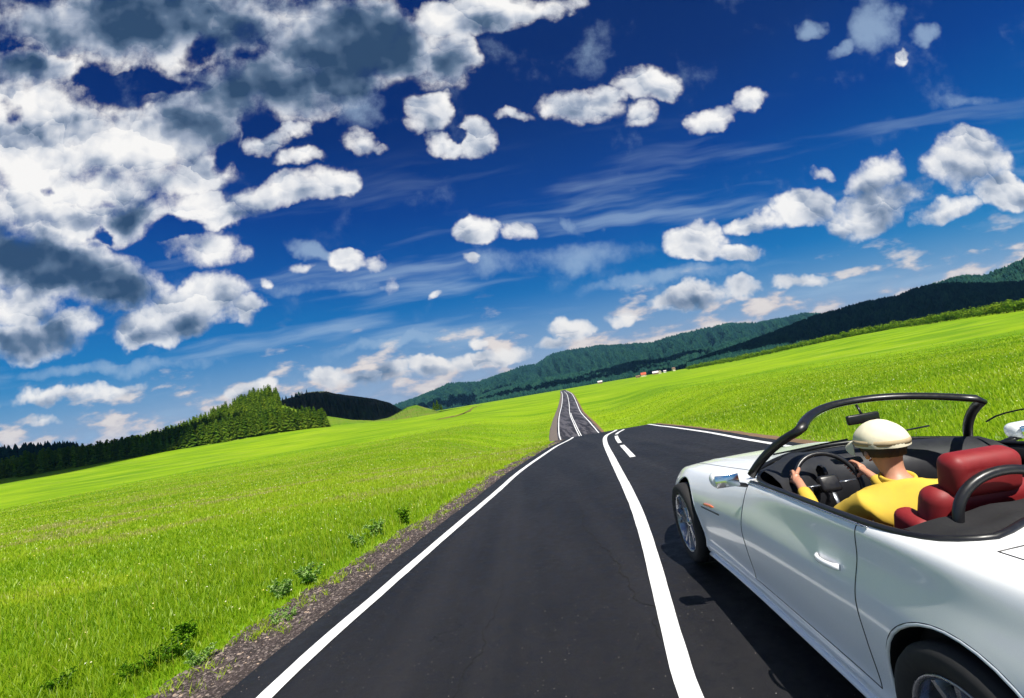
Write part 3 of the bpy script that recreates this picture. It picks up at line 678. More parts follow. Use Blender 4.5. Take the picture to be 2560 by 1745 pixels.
def rest_forest():
    N = 1500; a = aB[0]-3+(aB[1]-aB[0]+3)*RNG.random(N); t = .12+.93*RNG.random(N)
    tmax = np.where(a < aG, 1.04, .24*(aB[1]-a)/(aB[1]-aG)+.08); k = t < tmax; a, t = a[k], t[k]; N = len(a)
    x, y, z = RHL.at(a, t); V0, F0, t0 = pine_crown(99, 110, Rm=.19, lo=.05)
    h = 10.5+5.5*RNG.random(N); th = RNG.random(N)*6.28; c, s_ = np.cos(th)[:, None], np.sin(th)[:, None]
    V = np.stack([(V0[:, 0]*c-V0[:, 1]*s_)*h[:, None]+x[:, None], (V0[:, 0]*s_+V0[:, 1]*c)*h[:, None]+y[:, None], V0[:, 2]*h[:, None]+z[:, None]-.2], -1).reshape(-1, 3)
    Fc = (F0[None]+np.arange(N)[:, None, None]*len(V0)).reshape(-1, 3)
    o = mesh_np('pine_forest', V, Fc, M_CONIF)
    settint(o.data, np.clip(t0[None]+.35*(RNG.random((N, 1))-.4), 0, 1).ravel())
    tag(o, 'dense pines filling the rest of the wooded hill', 'forest', kind='stuff')
rest_forest()
# ------------------------------------------------------------------ bushes at the foot of the right ridge
def bush_crown(seed, n=260):
    rg = np.random.default_rng(seed); V = []; Fc = []; tn = []
    lob = [(rg.normal()*.22, rg.normal()*.22, .35+.35*rg.random(), .22+.16*rg.random()) for _ in range(7)]
    for i in range(n):
        cx, cy, cz, r = lob[i % 7]; d = rg.normal(size=3); d /= np.linalg.norm(d); p = np.array([cx, cy, cz])+d*r*(.75+.35*rg.random())
        u = np.cross(d, rg.normal(size=3)); u /= np.linalg.norm(u)+1e-9; w = np.cross(d, u); s = .045+.05*rg.random(); k = len(V)
        V += [tuple(p-u*s), tuple(p+w*s*.7), tuple(p+u*s), tuple(p-w*s*.7+d*s*.4)]; tn += [.35+.35*rg.random()+.25*p[2]]*4
        Fc += [(k, k+1, k+2), (k, k+2, k+3)]
    return np.array(V), np.array(Fc), np.clip(np.array(tn), 0, 1)
def bush_proto(seed):
    r = empty('bush'); tag(r, 'rounded green bush in the hedge line below the dark ridge', 'bush', 'bushes along the foot of the right ridge')
    trunk_mesh('stem', .45, .03, M_BARK, parent=r)
    V, Fc, tn = bush_crown(seed); c = mesh_np('crown', V, Fc, M_CONIF, r); settint(c.data, tn); return r
bp = [bush_proto(40+i) for i in range(3)]
def bushes():
    a0, a1 = AZ(1560, 832), AZ(2324, 712)+4; n = 150; small = []
    for k in range(n):
        f = (k+.7*RNG.random())/n; f = 1-(1-f)**1.0
        a = a0+(a1-a0)*f; D = 620-330*f+20*RNG.random()+ (25*RNG.random() if k % 2 else 0)
        x, y = D*sin(radians(a)), D*cos(radians(a)); h = (3.4+3.2*RNG.random()**1.5)
        o = bp[k] if k < 3 else dup(bp[k % 3]); o['label'] = f"round green bush, {ORD(k//2+1)} from the left in the {'back' if k % 2 else 'front'} line below the dark ridge"; o.location = (x, y, float(T(x, y))-.5); o.scale = (h*1.15, h*1.15, h); o.rotation_euler = (0, 0, RNG.random()*6.28)
    N = 1700; f = RNG.random(N); a = a0+(a1-a0)*f; D = 640-330*f+RNG.random(N)*60+12; x, y = D*np.sin(np.radians(a)), D*np.cos(np.radians(a)); z = T(x, y)-.5
    V0, F0, t0 = bush_crown(77, 70); V0 = V0*1.0; h = 3.+3.2*RNG.random(N)**2; th = RNG.random(N)*6.28; c, s_ = np.cos(th)[:, None], np.sin(th)[:, None]
    V = np.stack([(V0[:, 0]*c-V0[:, 1]*s_)*h[:, None]*1.3+x[:, None], (V0[:, 0]*s_+V0[:, 1]*c)*h[:, None]*1.3+y[:, None], V0[:, 2]*h[:, None]+z[:, None]], -1).reshape(-1, 3)
    o = mesh_np('shrub_belt', V, (F0[None]+np.arange(N)[:, None, None]*len(V0)).reshape(-1, 3), M_CONIF); settint(o.data, np.clip(t0[None]*.8+.2*(RNG.random((N, 1))-.6), 0, 1).ravel())
    tag(o, 'dense low shrubs behind the line of bushes', 'shrubs', kind='stuff')
bushes()
# ------------------------------------------------------------------ clouds added out of view to cast shade on the hills
def cloud(tx, ty, hgt, ra, rb, rot=0., seed=0, tz=0.):
    k = (hgt-tz)/sd.z; cx, cy = tx+sd.x*k, ty+sd.y*k
    rg = np.random.default_rng(seed); n, m = 72, 26; V = []; Fc = []
    for j in range(m+1):
        ph = pi*j/m
        for i in range(n):
            th = 2*pi*i/n; out = .62+.75*float(fbm(cos(th)*1.6+seed*3+5, sin(th)*1.6+seed+5, 4))
            b = 1+.35*(float(fbm(cos(th)*5+9+j*.35, sin(th)*5+9+seed, 4))-.5)
            r = max(0., sin(ph))**.8*out*b; zz = cos(ph)*(.24 if ph < pi/2 else .07)*b
            V.append((r*cos(th)*ra, r*sin(th)*rb, zz*min(ra, rb)))
    for j in range(m):
        for i in range(n): a, b = j*n+i, j*n+(i+1) % n; Fc.append((a, a+n, b+n, b))
    o = mesh_np('cloud', V, Fc, M_CLOUD, smooth=True); o.location = (cx, cy, hgt); o.rotation_euler = (0, 0, rot)
    tag(o, 'unseen cloud added to shade the hills', kind='structure'); return o
M_CLOUD = plain('shade_cloud', (.82, .83, .86), 1., .06, .01)
CL = []
def shade(az, D, hgt, ra, rb, rot=0., seed=0, tz=20.):
    CL.append(cloud(D*sin(radians(az)), D*cos(radians(az)), hgt, ra, rb, rot, seed, tz))
shade(AZ(1990, 740), 1380, 2000, 560, 420, radians(-35), 1, 90)
shade(AZ(2330, 700), 1500, 2000, 420, 320, radians(-35), 2, 90)
shade(AZ(1700, 820), 1650, 2300, 330, 170, radians(-20), 3, 30)
shade(AZ(-120, 1090), 470, 900, 150, 95, radians(40), 4, 12)
shade(AZ(770, 930), 750, 1300, 200, 190, radians(10), 5, 25)
shade(AZ(1270, 865), 1950, 2700, 420, 130, radians(-10), 7, 30)
shade(AZ(1480, 810), 2300, 3000, 300, 260, radians(15), 8, 120)
shade(AZ(1060, 890), 2900, 3300, 420, 260, radians(0), 9, 120)
shade(AZ(-30, 1040), 690, 1300, 170, 120, 0, 6, 20)
# ------------------------------------------------------------------ the white roadster
CX, CY, TH = 2.13, 4.3, radians(1.5)
def m_carpaint(t, b, m):
    p = t.new('ShaderNodeTexCoord').outputs['Object']
    n = t.noise(p, 3., 4, .6); t.l.new(t.mix(n, (.90, .91, .93), (.93, .94, .95)), b.inputs['Base Color'])
    n2 = t.noise(p, 900., 2, .6); t.l.new(t.mr(n2, .3, .7, .22, .34), b.inputs['Roughness'])
M_PAINTW = material('white_car_paint', m_carpaint, Coat_Weight=.6, Coat_Roughness=.03)
M_BLACK = plain('black_trim', (.012, .012, .014), .35, .2, 30.)
M_RUB = plain('rubber', (.014, .014, .015), .8, .3, 40.)
M_LEATH = plain('red_leather', (.22, .010, .013), .6, .2, 25.)
M_INT = plain('dark_interior', (.016, .017, .021), .6, .3, 20.)
M_CLOTHTOP = plain('black_canvas', (.010, .010, .012), .9, .3, 60.)
M_RIM = plain('alloy', (.34, .36, .40), .28, .08, 9., Metallic=.9)
M_DISC = plain('brake_steel', (.30, .24, .20), .4, .2, 30., Metallic=.9)
M_CHROME = plain('chrome', (.75, .76, .78), .12, .03, 9., Metallic=1.)
M_AMBER = plain('amber_lens', (.75, .16, .03), .2, .1, 50., Coat_Weight=.8)
M_REDL = plain('red_lens', (.45, .01, .01), .15, .1, 50., Coat_Weight=.8)
def m_glass(col, fac):
    def f(t, b, m):
        out = t.n['Material Output']; tr = t.new('ShaderNodeBsdfTransparent'); tr.inputs[0].default_value = (*col, 1)
        g = t.new('ShaderNodeBsdfGlossy'); g.inputs['Roughness'].default_value = .02
        fr = t.new('ShaderNodeLayerWeight'); fr.inputs[0].default_value = .5
        mx = t.new('ShaderNodeMixShader'); t.l.new(t.math('MULTIPLY_ADD', t.math('POWER', fr.outputs['Facing'], 4.), .55, fac, clamp=True), mx.inputs[0])
        t.l.new(tr.outputs[0], mx.inputs[1]); t.l.new(g.outputs[0], mx.inputs[2]); t.n.remove(b); t.l.new(mx.outputs[0], out.inputs[0])
    return f
M_GLASS = material('windscreen_glass', m_glass((.95, .985, .97), .03))
M_LAMP = material('lamp_glass', None, Base_Color=(.6, .62, .66, 1), Roughness=.05, Coat_Weight=1.)
RA = -2.76                                            # rear axle
_sx = [1.03, 1.0, .92, .78, .5, .2, 0, -.4, -.8, -1.2, -1.6, -2.2, -2.5, -2.76, -3.1, -3.4, -3.58, -3.68, -3.72]
def tab(*v):
    xs = np.array(_sx[::-1]); vs = np.array(v[::-1], float)
    g = np.linspace(-3.72, 1.03, 800); a = np.interp(g, xs, vs); k = np.exp(-np.linspace(-2, 2, 61)**2); k /= k.sum()
    a2 = np.convolve(np.pad(a, 30, 'reflect', reflect_type='odd'), k, 'valid')
    return lambda X: np.interp(X, g, a2)
fw = tab(.28, .44, .60, .72, .82, .880, .895, .880, .868, .868, .874, .885, .898, .908, .885, .83, .74, .62, .45)
fyb = tab(.20, .34, .49, .60, .70, .755, .770, .765, .755, .760, .785, .815, .825, .825, .79, .73, .64, .52, .36)
fzb = tab(.50, .53, .57, .62, .685, .735, .758, .79, .825, .858, .880, .900, .912, .915, .905, .885, .87, .85, .82)
fzt = tab(.51, .55, .60, .66, .735, .79, .820, .868, .912, .935, .94, .95, .955, .962, .965, .945, .92, .90, .86)
fz0 = tab(.36, .27, .22, .19, .18, .18, .18, .18, .18, .18, .18, .18, .18, .18, .20, .24, .28, .34, .42)
def ctrl(X):
    w, yb, zb, zt, z0 = fw(X), fyb(X), fzb(X), fzt(X), fz0(X); h = zb-z0
    fl = .012*np.exp(-((X-0)/.36)**2)+.012*np.exp(-((X-RA)/.36)**2)
    Y = [w-.16, w-.05, w-.022, w-.030+fl, w-.012+fl*.5, w-.004, w-.046, yb, yb-.085, yb*.60, yb*.30, 0*X]
    Z = [z0, z0+.002, z0+.06, z0+.13, z0+.40*h, z0+.62*h, z0+.83*h, zb, zb+.022, zb+.022+.62*(zt-zb-.022), zb+.022+.90*(zt-zb-.022), zt]
    return np.stack(Y, -1), np.stack(Z, -1)
NCP = 12
def surf(X, s):
    """s in 0..11 along the half section, from the sill to the middle of the bonnet"""
    X = np.asarray(X, float); s = np.clip(np.asarray(s, float), 0, NCP-1-1e-6)
    Y, Z = ctrl(X); i = np.floor(s).astype(int); t = s-i
    def g(A, k): return np.take_along_axis(A, np.clip(k, 0, NCP-1)[..., None], -1)[..., 0]
    def cr(A, odd):
        p0, p1, p2, p3 = g(A, i-1), g(A, i), g(A, i+1), g(A, i+2)
        p3 = np.where(i+2 > NCP-1, -p1 if odd else p1, p3)
        sharp1 = (i == 5); m1 = .5*(p2-p0); m2 = .5*(p3-p1)
        return (2*t**3-3*t**2+1)*p1+(t**3-2*t**2+t)*m1+(-2*t**3+3*t**2)*p2+(t**3-t**2)*m2
    return cr(Y, True), cr(Z, False)
XG = np.concatenate([np.linspace(1.03, .9, 18)[:-1], np.linspace(.9, -3.5, 300)[:-1], np.linspace(-3.5, -3.72, 20)])
SG = np.linspace(0, NCP-1, 122)
def f_open(X, Y, Z):
    xf = -1.12+.36*(1-(np.abs(Y)/.75)**2.0); xr = -2.72+.20*(1-(np.abs(Y)/.62)**2).clip(0, 1)
    yo = fyb(X)-.022; xm, hl = (xf+xr)/2, (xf-xr)/2
    v = ((np.abs(Y)/yo)**7+(np.abs(X-xm)/hl)**7)**(1/7)-1
    return np.where(Z > .72, v, 1.)
def f_arch(X, Y, Z):
    a = np.minimum(np.hypot(X-0, Z-.335)-.375, np.hypot(X-RA, Z-.335)-.38)
    return np.where(Y > .5, a, 1.)
def pos3(X, s): y, z = surf(X, s); return X, y, z
def snap(Xv, Sv, f, it=6):
    for _ in range(it):
        e = 1e-3; v = f(*pos3(Xv, Sv)); gx = (f(*pos3(Xv+e, Sv))-f(*pos3(Xv-e, Sv)))/(2*e); gs = (f(*pos3(Xv, Sv+e))-f(*pos3(Xv, Sv-e)))/(2*e)
        sc = .1; q = gx**2+(gs*sc*10)**2*.01/(.01)
        q = gx*gx+gs*gs*36; Xv = Xv-np.clip(v*gx/(q+1e-9), -.03, .03); Sv = Sv-np.clip(v*gs*36/(q+1e-9), -.5, .5)
    return Xv, Sv
car = empty('roadster', (CX, CY, 0), pi/2-TH); tag(car, 'white open two seat roadster with red seats driving beside the centre line', 'car')
def build_shell():
    nX, nS = len(XG), len(SG); Xv, Sv = np.meshgrid(XG, SG, indexing='ij'); Xv = Xv.copy(); Sv = Sv.copy()
    Y, Z = surf(Xv, Sv)
    cen = lambda A: (A[:-1, :-1]+A[1:, :-1]+A[:-1, 1:]+A[1:, 1:])/4
    Xc, Yc, Zc = cen(Xv), cen(Y), cen(Z)
    loops = {}
    alive = np.ones_like(Xc, bool)
    for nm, f in (('open', f_open), ('arch', f_arch)):
        kill = f(Xc, Yc, Zc) < 0; alive &= ~kill
        kv = np.zeros((nX, nS), bool); av = np.zeros((nX, nS), bool)
        for a in (0, 1):
            for b in (0, 1): kv[a:nX-1+a, b:nS-1+b] |= kill; av[a:nX-1+a, b:nS-1+b] |= ~kill
        bd = kv & av; Xv[bd], Sv[bd] = snap(Xv[bd], Sv[bd], f)
    Y, Z = surf(Xv, Sv)
    P = np.stack([Xv, Y, Z], -1)
    sC = (SG[:-1]+SG[1:])/2; S2 = np.repeat(sC[None], nX-1, 0)
    hood = alive & (Xc < .80) & (Xc > -1.0) & (S2 > 8.35) & (f_open(Xc, Yc, Zc) > .12)
    door = alive & (Xc < -1.17) & (Xc > -2.30) & (S2 > 2.7) & (S2 < 7.9)
    boot = alive & (Xc < -2.78) & (S2 > 8.2) & (Xc > -3.6)
    body = alive & ~hood & ~door & ~boot
    def emit(mask, name, sides, label=None, mat=M_PAINTW):
        i, j = np.nonzero(mask); idx = lambda a, b: a*nS+b; V = []; Fc = []; off = 0
        q = np.stack([idx(i, j), idx(i+1, j), idx(i+1, j+1), idx(i, j+1)], -1)
        for sgn in sides:
            V.append(P.reshape(-1, 3)*np.array([1, sgn, 1])); Fc.append((q if sgn > 0 else q[:, ::-1])+off); off += nX*nS
        V = np.concatenate(V); Fc = np.concatenate(Fc); u, inv_ = np.unique(Fc, return_inverse=True)
        V = V[u]; Fc = inv_.reshape(Fc.shape)
        # weld the centre seam
        o = mesh_np(name, V, np.ascontiguousarray(Fc), mat, car, smooth=True)
        bm = bmesh.new(); bm.from_mesh(o.data); bmesh.ops.remove_doubles(bm, verts=bm.verts, dist=1e-5); bm.normal_update(); bm.to_mesh(o.data); bm.free()
        if label: o['label'] = label
        return o
    b = emit(body, 'body', (1, -1)); emit(hood, 'bonnet', (1, -1)); emit(boot, 'boot_lid', (1, -1))
    dl = emit(door, 'door', (1,)); dr = emit(door, 'door', (-1,))
    def border(mask):
        m = mask
        segs = []
        i, j = np.nonzero(m)
        for a, b_ in zip(i, j):
            for (da, db, e0, e1) in ((-1, 0, (a, b_), (a, b_+1)), (1, 0, (a+1, b_), (a+1, b_+1)), (0, -1, (a, b_), (a+1, b_)), (0, 1, (a, b_+1), (a+1, b_+1))):
                na, nb = a+da, b_+db
                if 0 <= na < m.shape[0] and 0 <= nb < m.shape[1] and body[na, nb]: segs.append((P[e0], P[e1]))
        return segs
    return b, dl, dr, border(door), border(hood), border(boot), P
def tube(name, pts, r, mat, parent, ns=8, closed=False, rr=None):
    P = np.array(pts, float); n = len(P); V = []; Fc = []
    up = np.array([0, 0, 1.])
    prev = None
    for i in range(n):
        t = P[(i+1) % n]-P[i-1] if (closed or 0 < i < n-1) else (P[1]-P[0] if i == 0 else P[-1]-P[-2])
        t /= np.linalg.norm(t)+1e-12; a = np.cross(t, up)
        if prev is not None: a = prev-t*prev.dot(t)
        if np.linalg.norm(a) < 1e-6: a = np.cross(t, [1., 0, 0])
        a /= np.linalg.norm(a); prev = a; b = np.cross(t, a); q = r if rr is None else rr[i]
        q = (q, q) if np.isscalar(q) else q
        for k in range(ns): th = 2*pi*k/ns; V.append(P[i]+a*cos(th)*q[0]+b*sin(th)*q[1])
    m = n if closed else n-1
    for i in range(m):
        for k in range(ns):
            a, b = i*ns+k, i*ns+(k+1) % ns; c = ((i+1) % n)*ns; Fc.append((a, b, c+(k+1) % ns, c+k))
    if not closed: Fc.append(tuple(range(ns))[::-1]); Fc.append(tuple((n-1)*ns+k for k in range(ns)))
    return mesh_np(name, V, Fc, mat, parent, smooth=True)
def seam(segs, name, parent, sides, r=.0028):
    V = []; Fc = []
    for sg in sides:
        for a, b in segs:
            a = a*[1, sg, 1]; b = b*[1, sg, 1]; t = b-a; L = np.linalg.norm(t)
            if L < 1e-6: continue
            t /= L; u = np.cross(t, [0, 0, 1.]); u = u/np.linalg.norm(u) if np.linalg.norm(u) > 1e-3 else np.array([1., 0, 0]); w = np.cross(t, u); k = len(V)
            for p in (a-t*.001, b+t*.001): V += [p+u*r, p+w*r, p-u*r, p-w*r]
            Fc += [(k+q, k+(q+1) % 4, k+4+(q+1) % 4, k+4+q) for q in range(4)]
    return mesh_np(name, V, Fc, M_BLACK, parent)
body, doorL, doorR, sD, sH, sB, PG = build_shell()
seam(sD, 'seam', doorL, (1,)); seam(sD, 'seam', doorR, (-1,)); seam(sH, 'seam', body, (1, -1)); seam(sB, 'seam', body, (1, -1))
# rim of the cockpit opening
def rim_pts(k=0., n=160, dz=0.):
    out = []
    for i in range(n):
        a = 2*pi*i/n; c, s_ = cos(a), sin(a); lo, hi = .02, 1.6
        for _ in range(40):
            m = (lo+hi)/2; X = -1.75+c*m; Y = s_*m
            v = float(f_open(np.array(X), np.array(Y), np.array(1.)))-k
            if v < 0: lo = m
            else: hi = m
        X, Y = -1.75+c*lo, s_*lo
        sv = np.linspace(5, NCP-1, 400); yy, zz = surf(np.full(400, X), sv); z = np.interp(abs(Y), yy[::-1], zz[::-1]); out.append((X, Y, float(z)+dz))
    return np.array(out)
RP = rim_pts()
tube('cockpit_trim', RP+[0, 0, .002], .014, M_BLACK, body, closed=True)
def tub():
    V = []; Fc = []; n = len(RP); c = np.array([-1.72, 0])
    lv = [(1.0, 0, 0), (.965, -.03, 0), (.955, -.12, 0), (.95, -.55, 0), (.9, -.64, 0), (.0, -.64, 0)]
    for f, dz, _ in lv:
        for p in RP: q = c+(p[:2]-c)*f; V.append((q[0], q[1], max(p[2]+dz, .27)))
    for j in range(len(lv)-1):
        for i in range(n): a, b = j*n+i, j*n+(i+1) % n; Fc.append((a, b, b+n, a+n))
    mesh_np('cockpit_tub', V, Fc, M_INT, body, smooth=True)
tub()
def rbox(name, c, s, mat, parent, bev=.02, rot=(0, 0, 0), taper=None, seg=3, sub=0):
    bm = bmesh.new(); bmesh.ops.create_cube(bm, size=1)
    for v in bm.verts:
        v.co = Vector((v.co.x*s[0], v.co.y*s[1], v.co.z*s[2]))
        if taper and v.co.z > 0: v.co.x *= taper[0]; v.co.y *= taper[1]
    if bev: bmesh.ops.bevel(bm, geom=bm.edges[:], offset=bev, segments=seg, profile=.5, affect='EDGES')
    M = Matrix.Translation(c) @ Matrix.Rotation(rot[2], 4, 'Z') @ Matrix.Rotation(rot[1], 4, 'Y') @ Matrix.Rotation(rot[0], 4, 'X')
    bm.transform(M); me = bpy.data.meshes.new(name); bm.to_mesh(me); bm.free(); me.materials.append(mat)
    me.polygons.foreach_set('use_smooth', np.ones(len(me.polygons), dtype=bool))
    o = bpy.data.objects.new(name, me); C.objects.link(o); o.parent = parent; return o
def lathe(name, prof, mat, parent, n=48, axis='Y', loc=(0, 0, 0)):
    V = []; Fc = []; m = len(prof)
    for i in range(n):
        a = 2*pi*i/n
        for (r, h) in prof: V.append((loc[0]+r*cos(a), loc[1]+h, loc[2]+r*sin(a)))
    for i in range(n):
        for j in range(m-1): a, b = i*m+j, ((i+1) % n)*m+j; Fc.append((a, a+1, b+1, b))
    return mesh_np(name, V, Fc, mat, parent, smooth=True)
def wheel(X, side):
    w = empty('wheel'); w.parent = car; y = side*.80; w.location = (X, y, .33); g = side
    R, hw = .33, .115
    lathe('tyre', [(.232, -hw*.78), (.25, -hw*.95), (.29, -hw), (.315, -hw*.92), (R-.002, -hw*.72), (R, -hw*.3), (R-.006, -hw*.28), (R-.006, -hw*.22), (R, -hw*.2), (R, hw*.2), (R-.006, hw*.22), (R-.006, hw*.28), (R, hw*.3), (R-.002, hw*.72), (.315, hw*.92), (.29, hw), (.25, hw*.95), (.232, hw*.78)], M_RUB, w)
    lathe('rim', [(.236, g*hw*.80), (.242, g*hw*.90), (.236, g*hw*.93), (.224, g*hw*.85), (.215, g*hw*.4), (.208, -g*hw*.3), (.215, -g*hw*.75)], M_RIM, w)
    V = []; Fc = []
    for k in range(5):                                # five forked spokes
        for fk in (-1, 1):
            a0 = 2*pi*k/5; a1 = a0+fk*.235
            for (r, a, hwid, y0, y1) in ((.045, a0+fk*.12, .019, .66, .35), (.12, a0+fk*.13, .016, .74, .45), (.222, a1, .014, .84, .55)):
                dr = np.array([cos(a), 0, sin(a)]); dt = np.array([-sin(a), 0, cos(a)])
                for yy, hh in ((y0, .75), (y1, 1.25)):
                    for s_ in (-1, 1): V.append(dr*r+dt*hwid*hh*s_+np.array([0, g*hw*yy, 0]))
            b = len(V)-12
            for q in (0, 4): Fc += [(b+q, b+q+1, b+q+5, b+q+4), (b+q+2, b+q+6, b+q+7, b+q+3), (b+q, b+q+4, b+q+6, b+q+2), (b+q+1, b+q+3, b+q+7, b+q+5)]
    mesh_np('spokes', V, Fc, M_RIM, w)
    lathe('hub', [(.001, g*hw*.72), (.028, g*hw*.72), (.032, g*hw*.66), (.058, g*hw*.62), (.062, g*hw*.3), (.062, g*.0)], M_RIM, w, 24)
    lathe('brake_disc', [(.06, g*hw*.10), (.155, g*hw*.10), (.155, -g*hw*.15), (.06, -g*hw*.15)], M_DISC, w, 40)
    rbox('brake_caliper', (-.13, g*hw*.02, .03), (.07, .07, .15), M_BLACK, w, .012)
    return w
for X in (0, RA):
    for sd_ in (1, -1): wheel(X, sd_)
def arch_liner(X, side, R=.378):
    n = 28; V = []; Fc = []
    ths = np.linspace(-.42, pi+.42, n)
    for th in ths:
        c, s_ = cos(th), sin(th)
        xx = X+R*c; zz = .335+R*s_
        sv = np.linspace(.5, 8, 300); yy, z2 = surf(np.full(300, xx), sv); y = float(np.interp(zz, z2, yy))
        V += [(xx, side*(y-.001), zz), (X+(R-.006)*c, side*(y+.006), .335+(R-.006)*s_), (X+(R-.012)*c, side*(y-.004), .335+(R-.012)*s_), (X+(R+.01)*c, side*(y-.05), .335+(R+.01)*s_), (X+(R+.01)*c, side*.52, .335+(R+.01)*s_)]
    for i in range(n-1):
        for k in range(4): a = i*5+k; Fc.append((a, a+5, a+6, a+1))
    mi = [0 if k < 2 else 1 for i in range(n-1) for k in range(4)]
    mesh_np('wheel_arch', V, Fc, [M_PAINTW, M_RUB], body, smooth=True, mi=mi)
    V = [(X, side*.52, .335)]+[(X+.39*cos(t), side*.52, .335+.39*sin(t)) for t in ths]
    mesh_np('wheel_well', V, [(0, i, i+1) for i in range(1, n)], M_RUB, body)
for X in (0, RA):
    for s_ in (1, -1): arch_liner(X, s_)
# sill, floor pan
for s_ in (1, -1):
    xs = np.linspace(-.42, RA+.42, 30); tube('side_skirt', [(x, s_*(float(fw(x))-.035), .195) for x in xs], 0, M_PAINTW, body, 10, rr=[(.028, .018)]*30)
mesh_np('underbody', [(.9, .55, .22), (.9, -.55, .22), (-3.5, -.6, .25), (-3.5, .6, .25), (-.42, .74, .19), (-.42, -.74, .19), (-2.33, .74, .19), (-2.33, -.74, .19)], [(0, 1, 5, 4), (4, 5, 7, 6), (6, 7, 2, 3)], M_RUB, body)
# windscreen
def lerp(a, b, t): return np.array(a)*(1-t)+np.array(b)*t
def ws_base(u): return np.array([-1.10+.34*(1-u*u), .70*u, .895+.035*(1-u*u)])
def ws_top(u): return np.array([-1.48+.32*(1-abs(u)**2.2), .525*u, 1.185+.075*(1-abs(u)**2.4)])
us = np.linspace(-1, 1, 33)
ws = empty('windscreen'); ws.parent = car
V = []; n = len(us); m = 9
for j in range(m):
    t = j/(m-1)
    for u in us: V.append(lerp(ws_base(u), ws_top(u), t)+np.array([.035, 0, .02])*4*t*(1-t))
mesh_np('glass', V, [(j*n+i, j*n+i+1, (j+1)*n+i+1, (j+1)*n+i) for j in range(m-1) for i in range(n-1)], M_GLASS, ws, smooth=True)
fr = []
for t in np.linspace(-.02, .94, 10): fr.append(lerp(ws_base(1), ws_top(1), t)+np.array([.035, 0, .02])*4*t*(1-t))
for u in np.linspace(.96, -.96, 26): fr.append(ws_top(u))
for t in np.linspace(.94, -.02, 10): fr.append(lerp(ws_base(-1), ws_top(-1), t)+np.array([.035, 0, .02])*4*t*(1-t))
tube('frame', fr, 0, M_BLACK, ws, 10, rr=[(.017, .026)]*10+[(.020, .030)]*26+[(.017, .026)]*10)
tube('cowl_strip', [ws_base(u)+[0, 0, .0] for u in np.linspace(-1, 1, 30)], .016, M_BLACK, ws)
rbox('rear_view_mirror', (-1.22, 0, 1.15), (.03, .20, .06), M_BLACK, ws, .012); tube('mirror_stem', [(-1.22, 0, 1.17), (-1.19, 0, 1.235)], .008, M_BLACK, ws)
for s_ in ():
    v = rbox('sun_visor', (-1.56+.03, s_*.33, 1.195), (.11, .30, .018), M_INT, ws, .006, (s_*-.06, .32, s_*-.25))
# right side window, wound up
pw = []
for t in np.linspace(0, 1, 12):
    x = -1.22-.92*t; pw.append(((x, -.755-.03*t, .885+.012*t), (min(x, -1.30-.74*t)-.0, -.66-.05*t*.5, .90+.27*min(1, (t+.06)**.28)*(1-max(0, t-.9)*1.2))))
V = []; 
for a, b in pw:
    for t in np.linspace(0, 1, 5): V.append(lerp(a, b, t)+np.array([0, -.012, 0])*4*t*(1-t))
gw = mesh_np('side_window', V, [(i*5+k, i*5+k+1, (i+1)*5+k+1, (i+1)*5+k) for i in range(11) for k in range(4)], M_GLASS, doorR, smooth=True)
tube('window_edge', [b for a, b in pw], .005, M_BLACK, gw, 6)
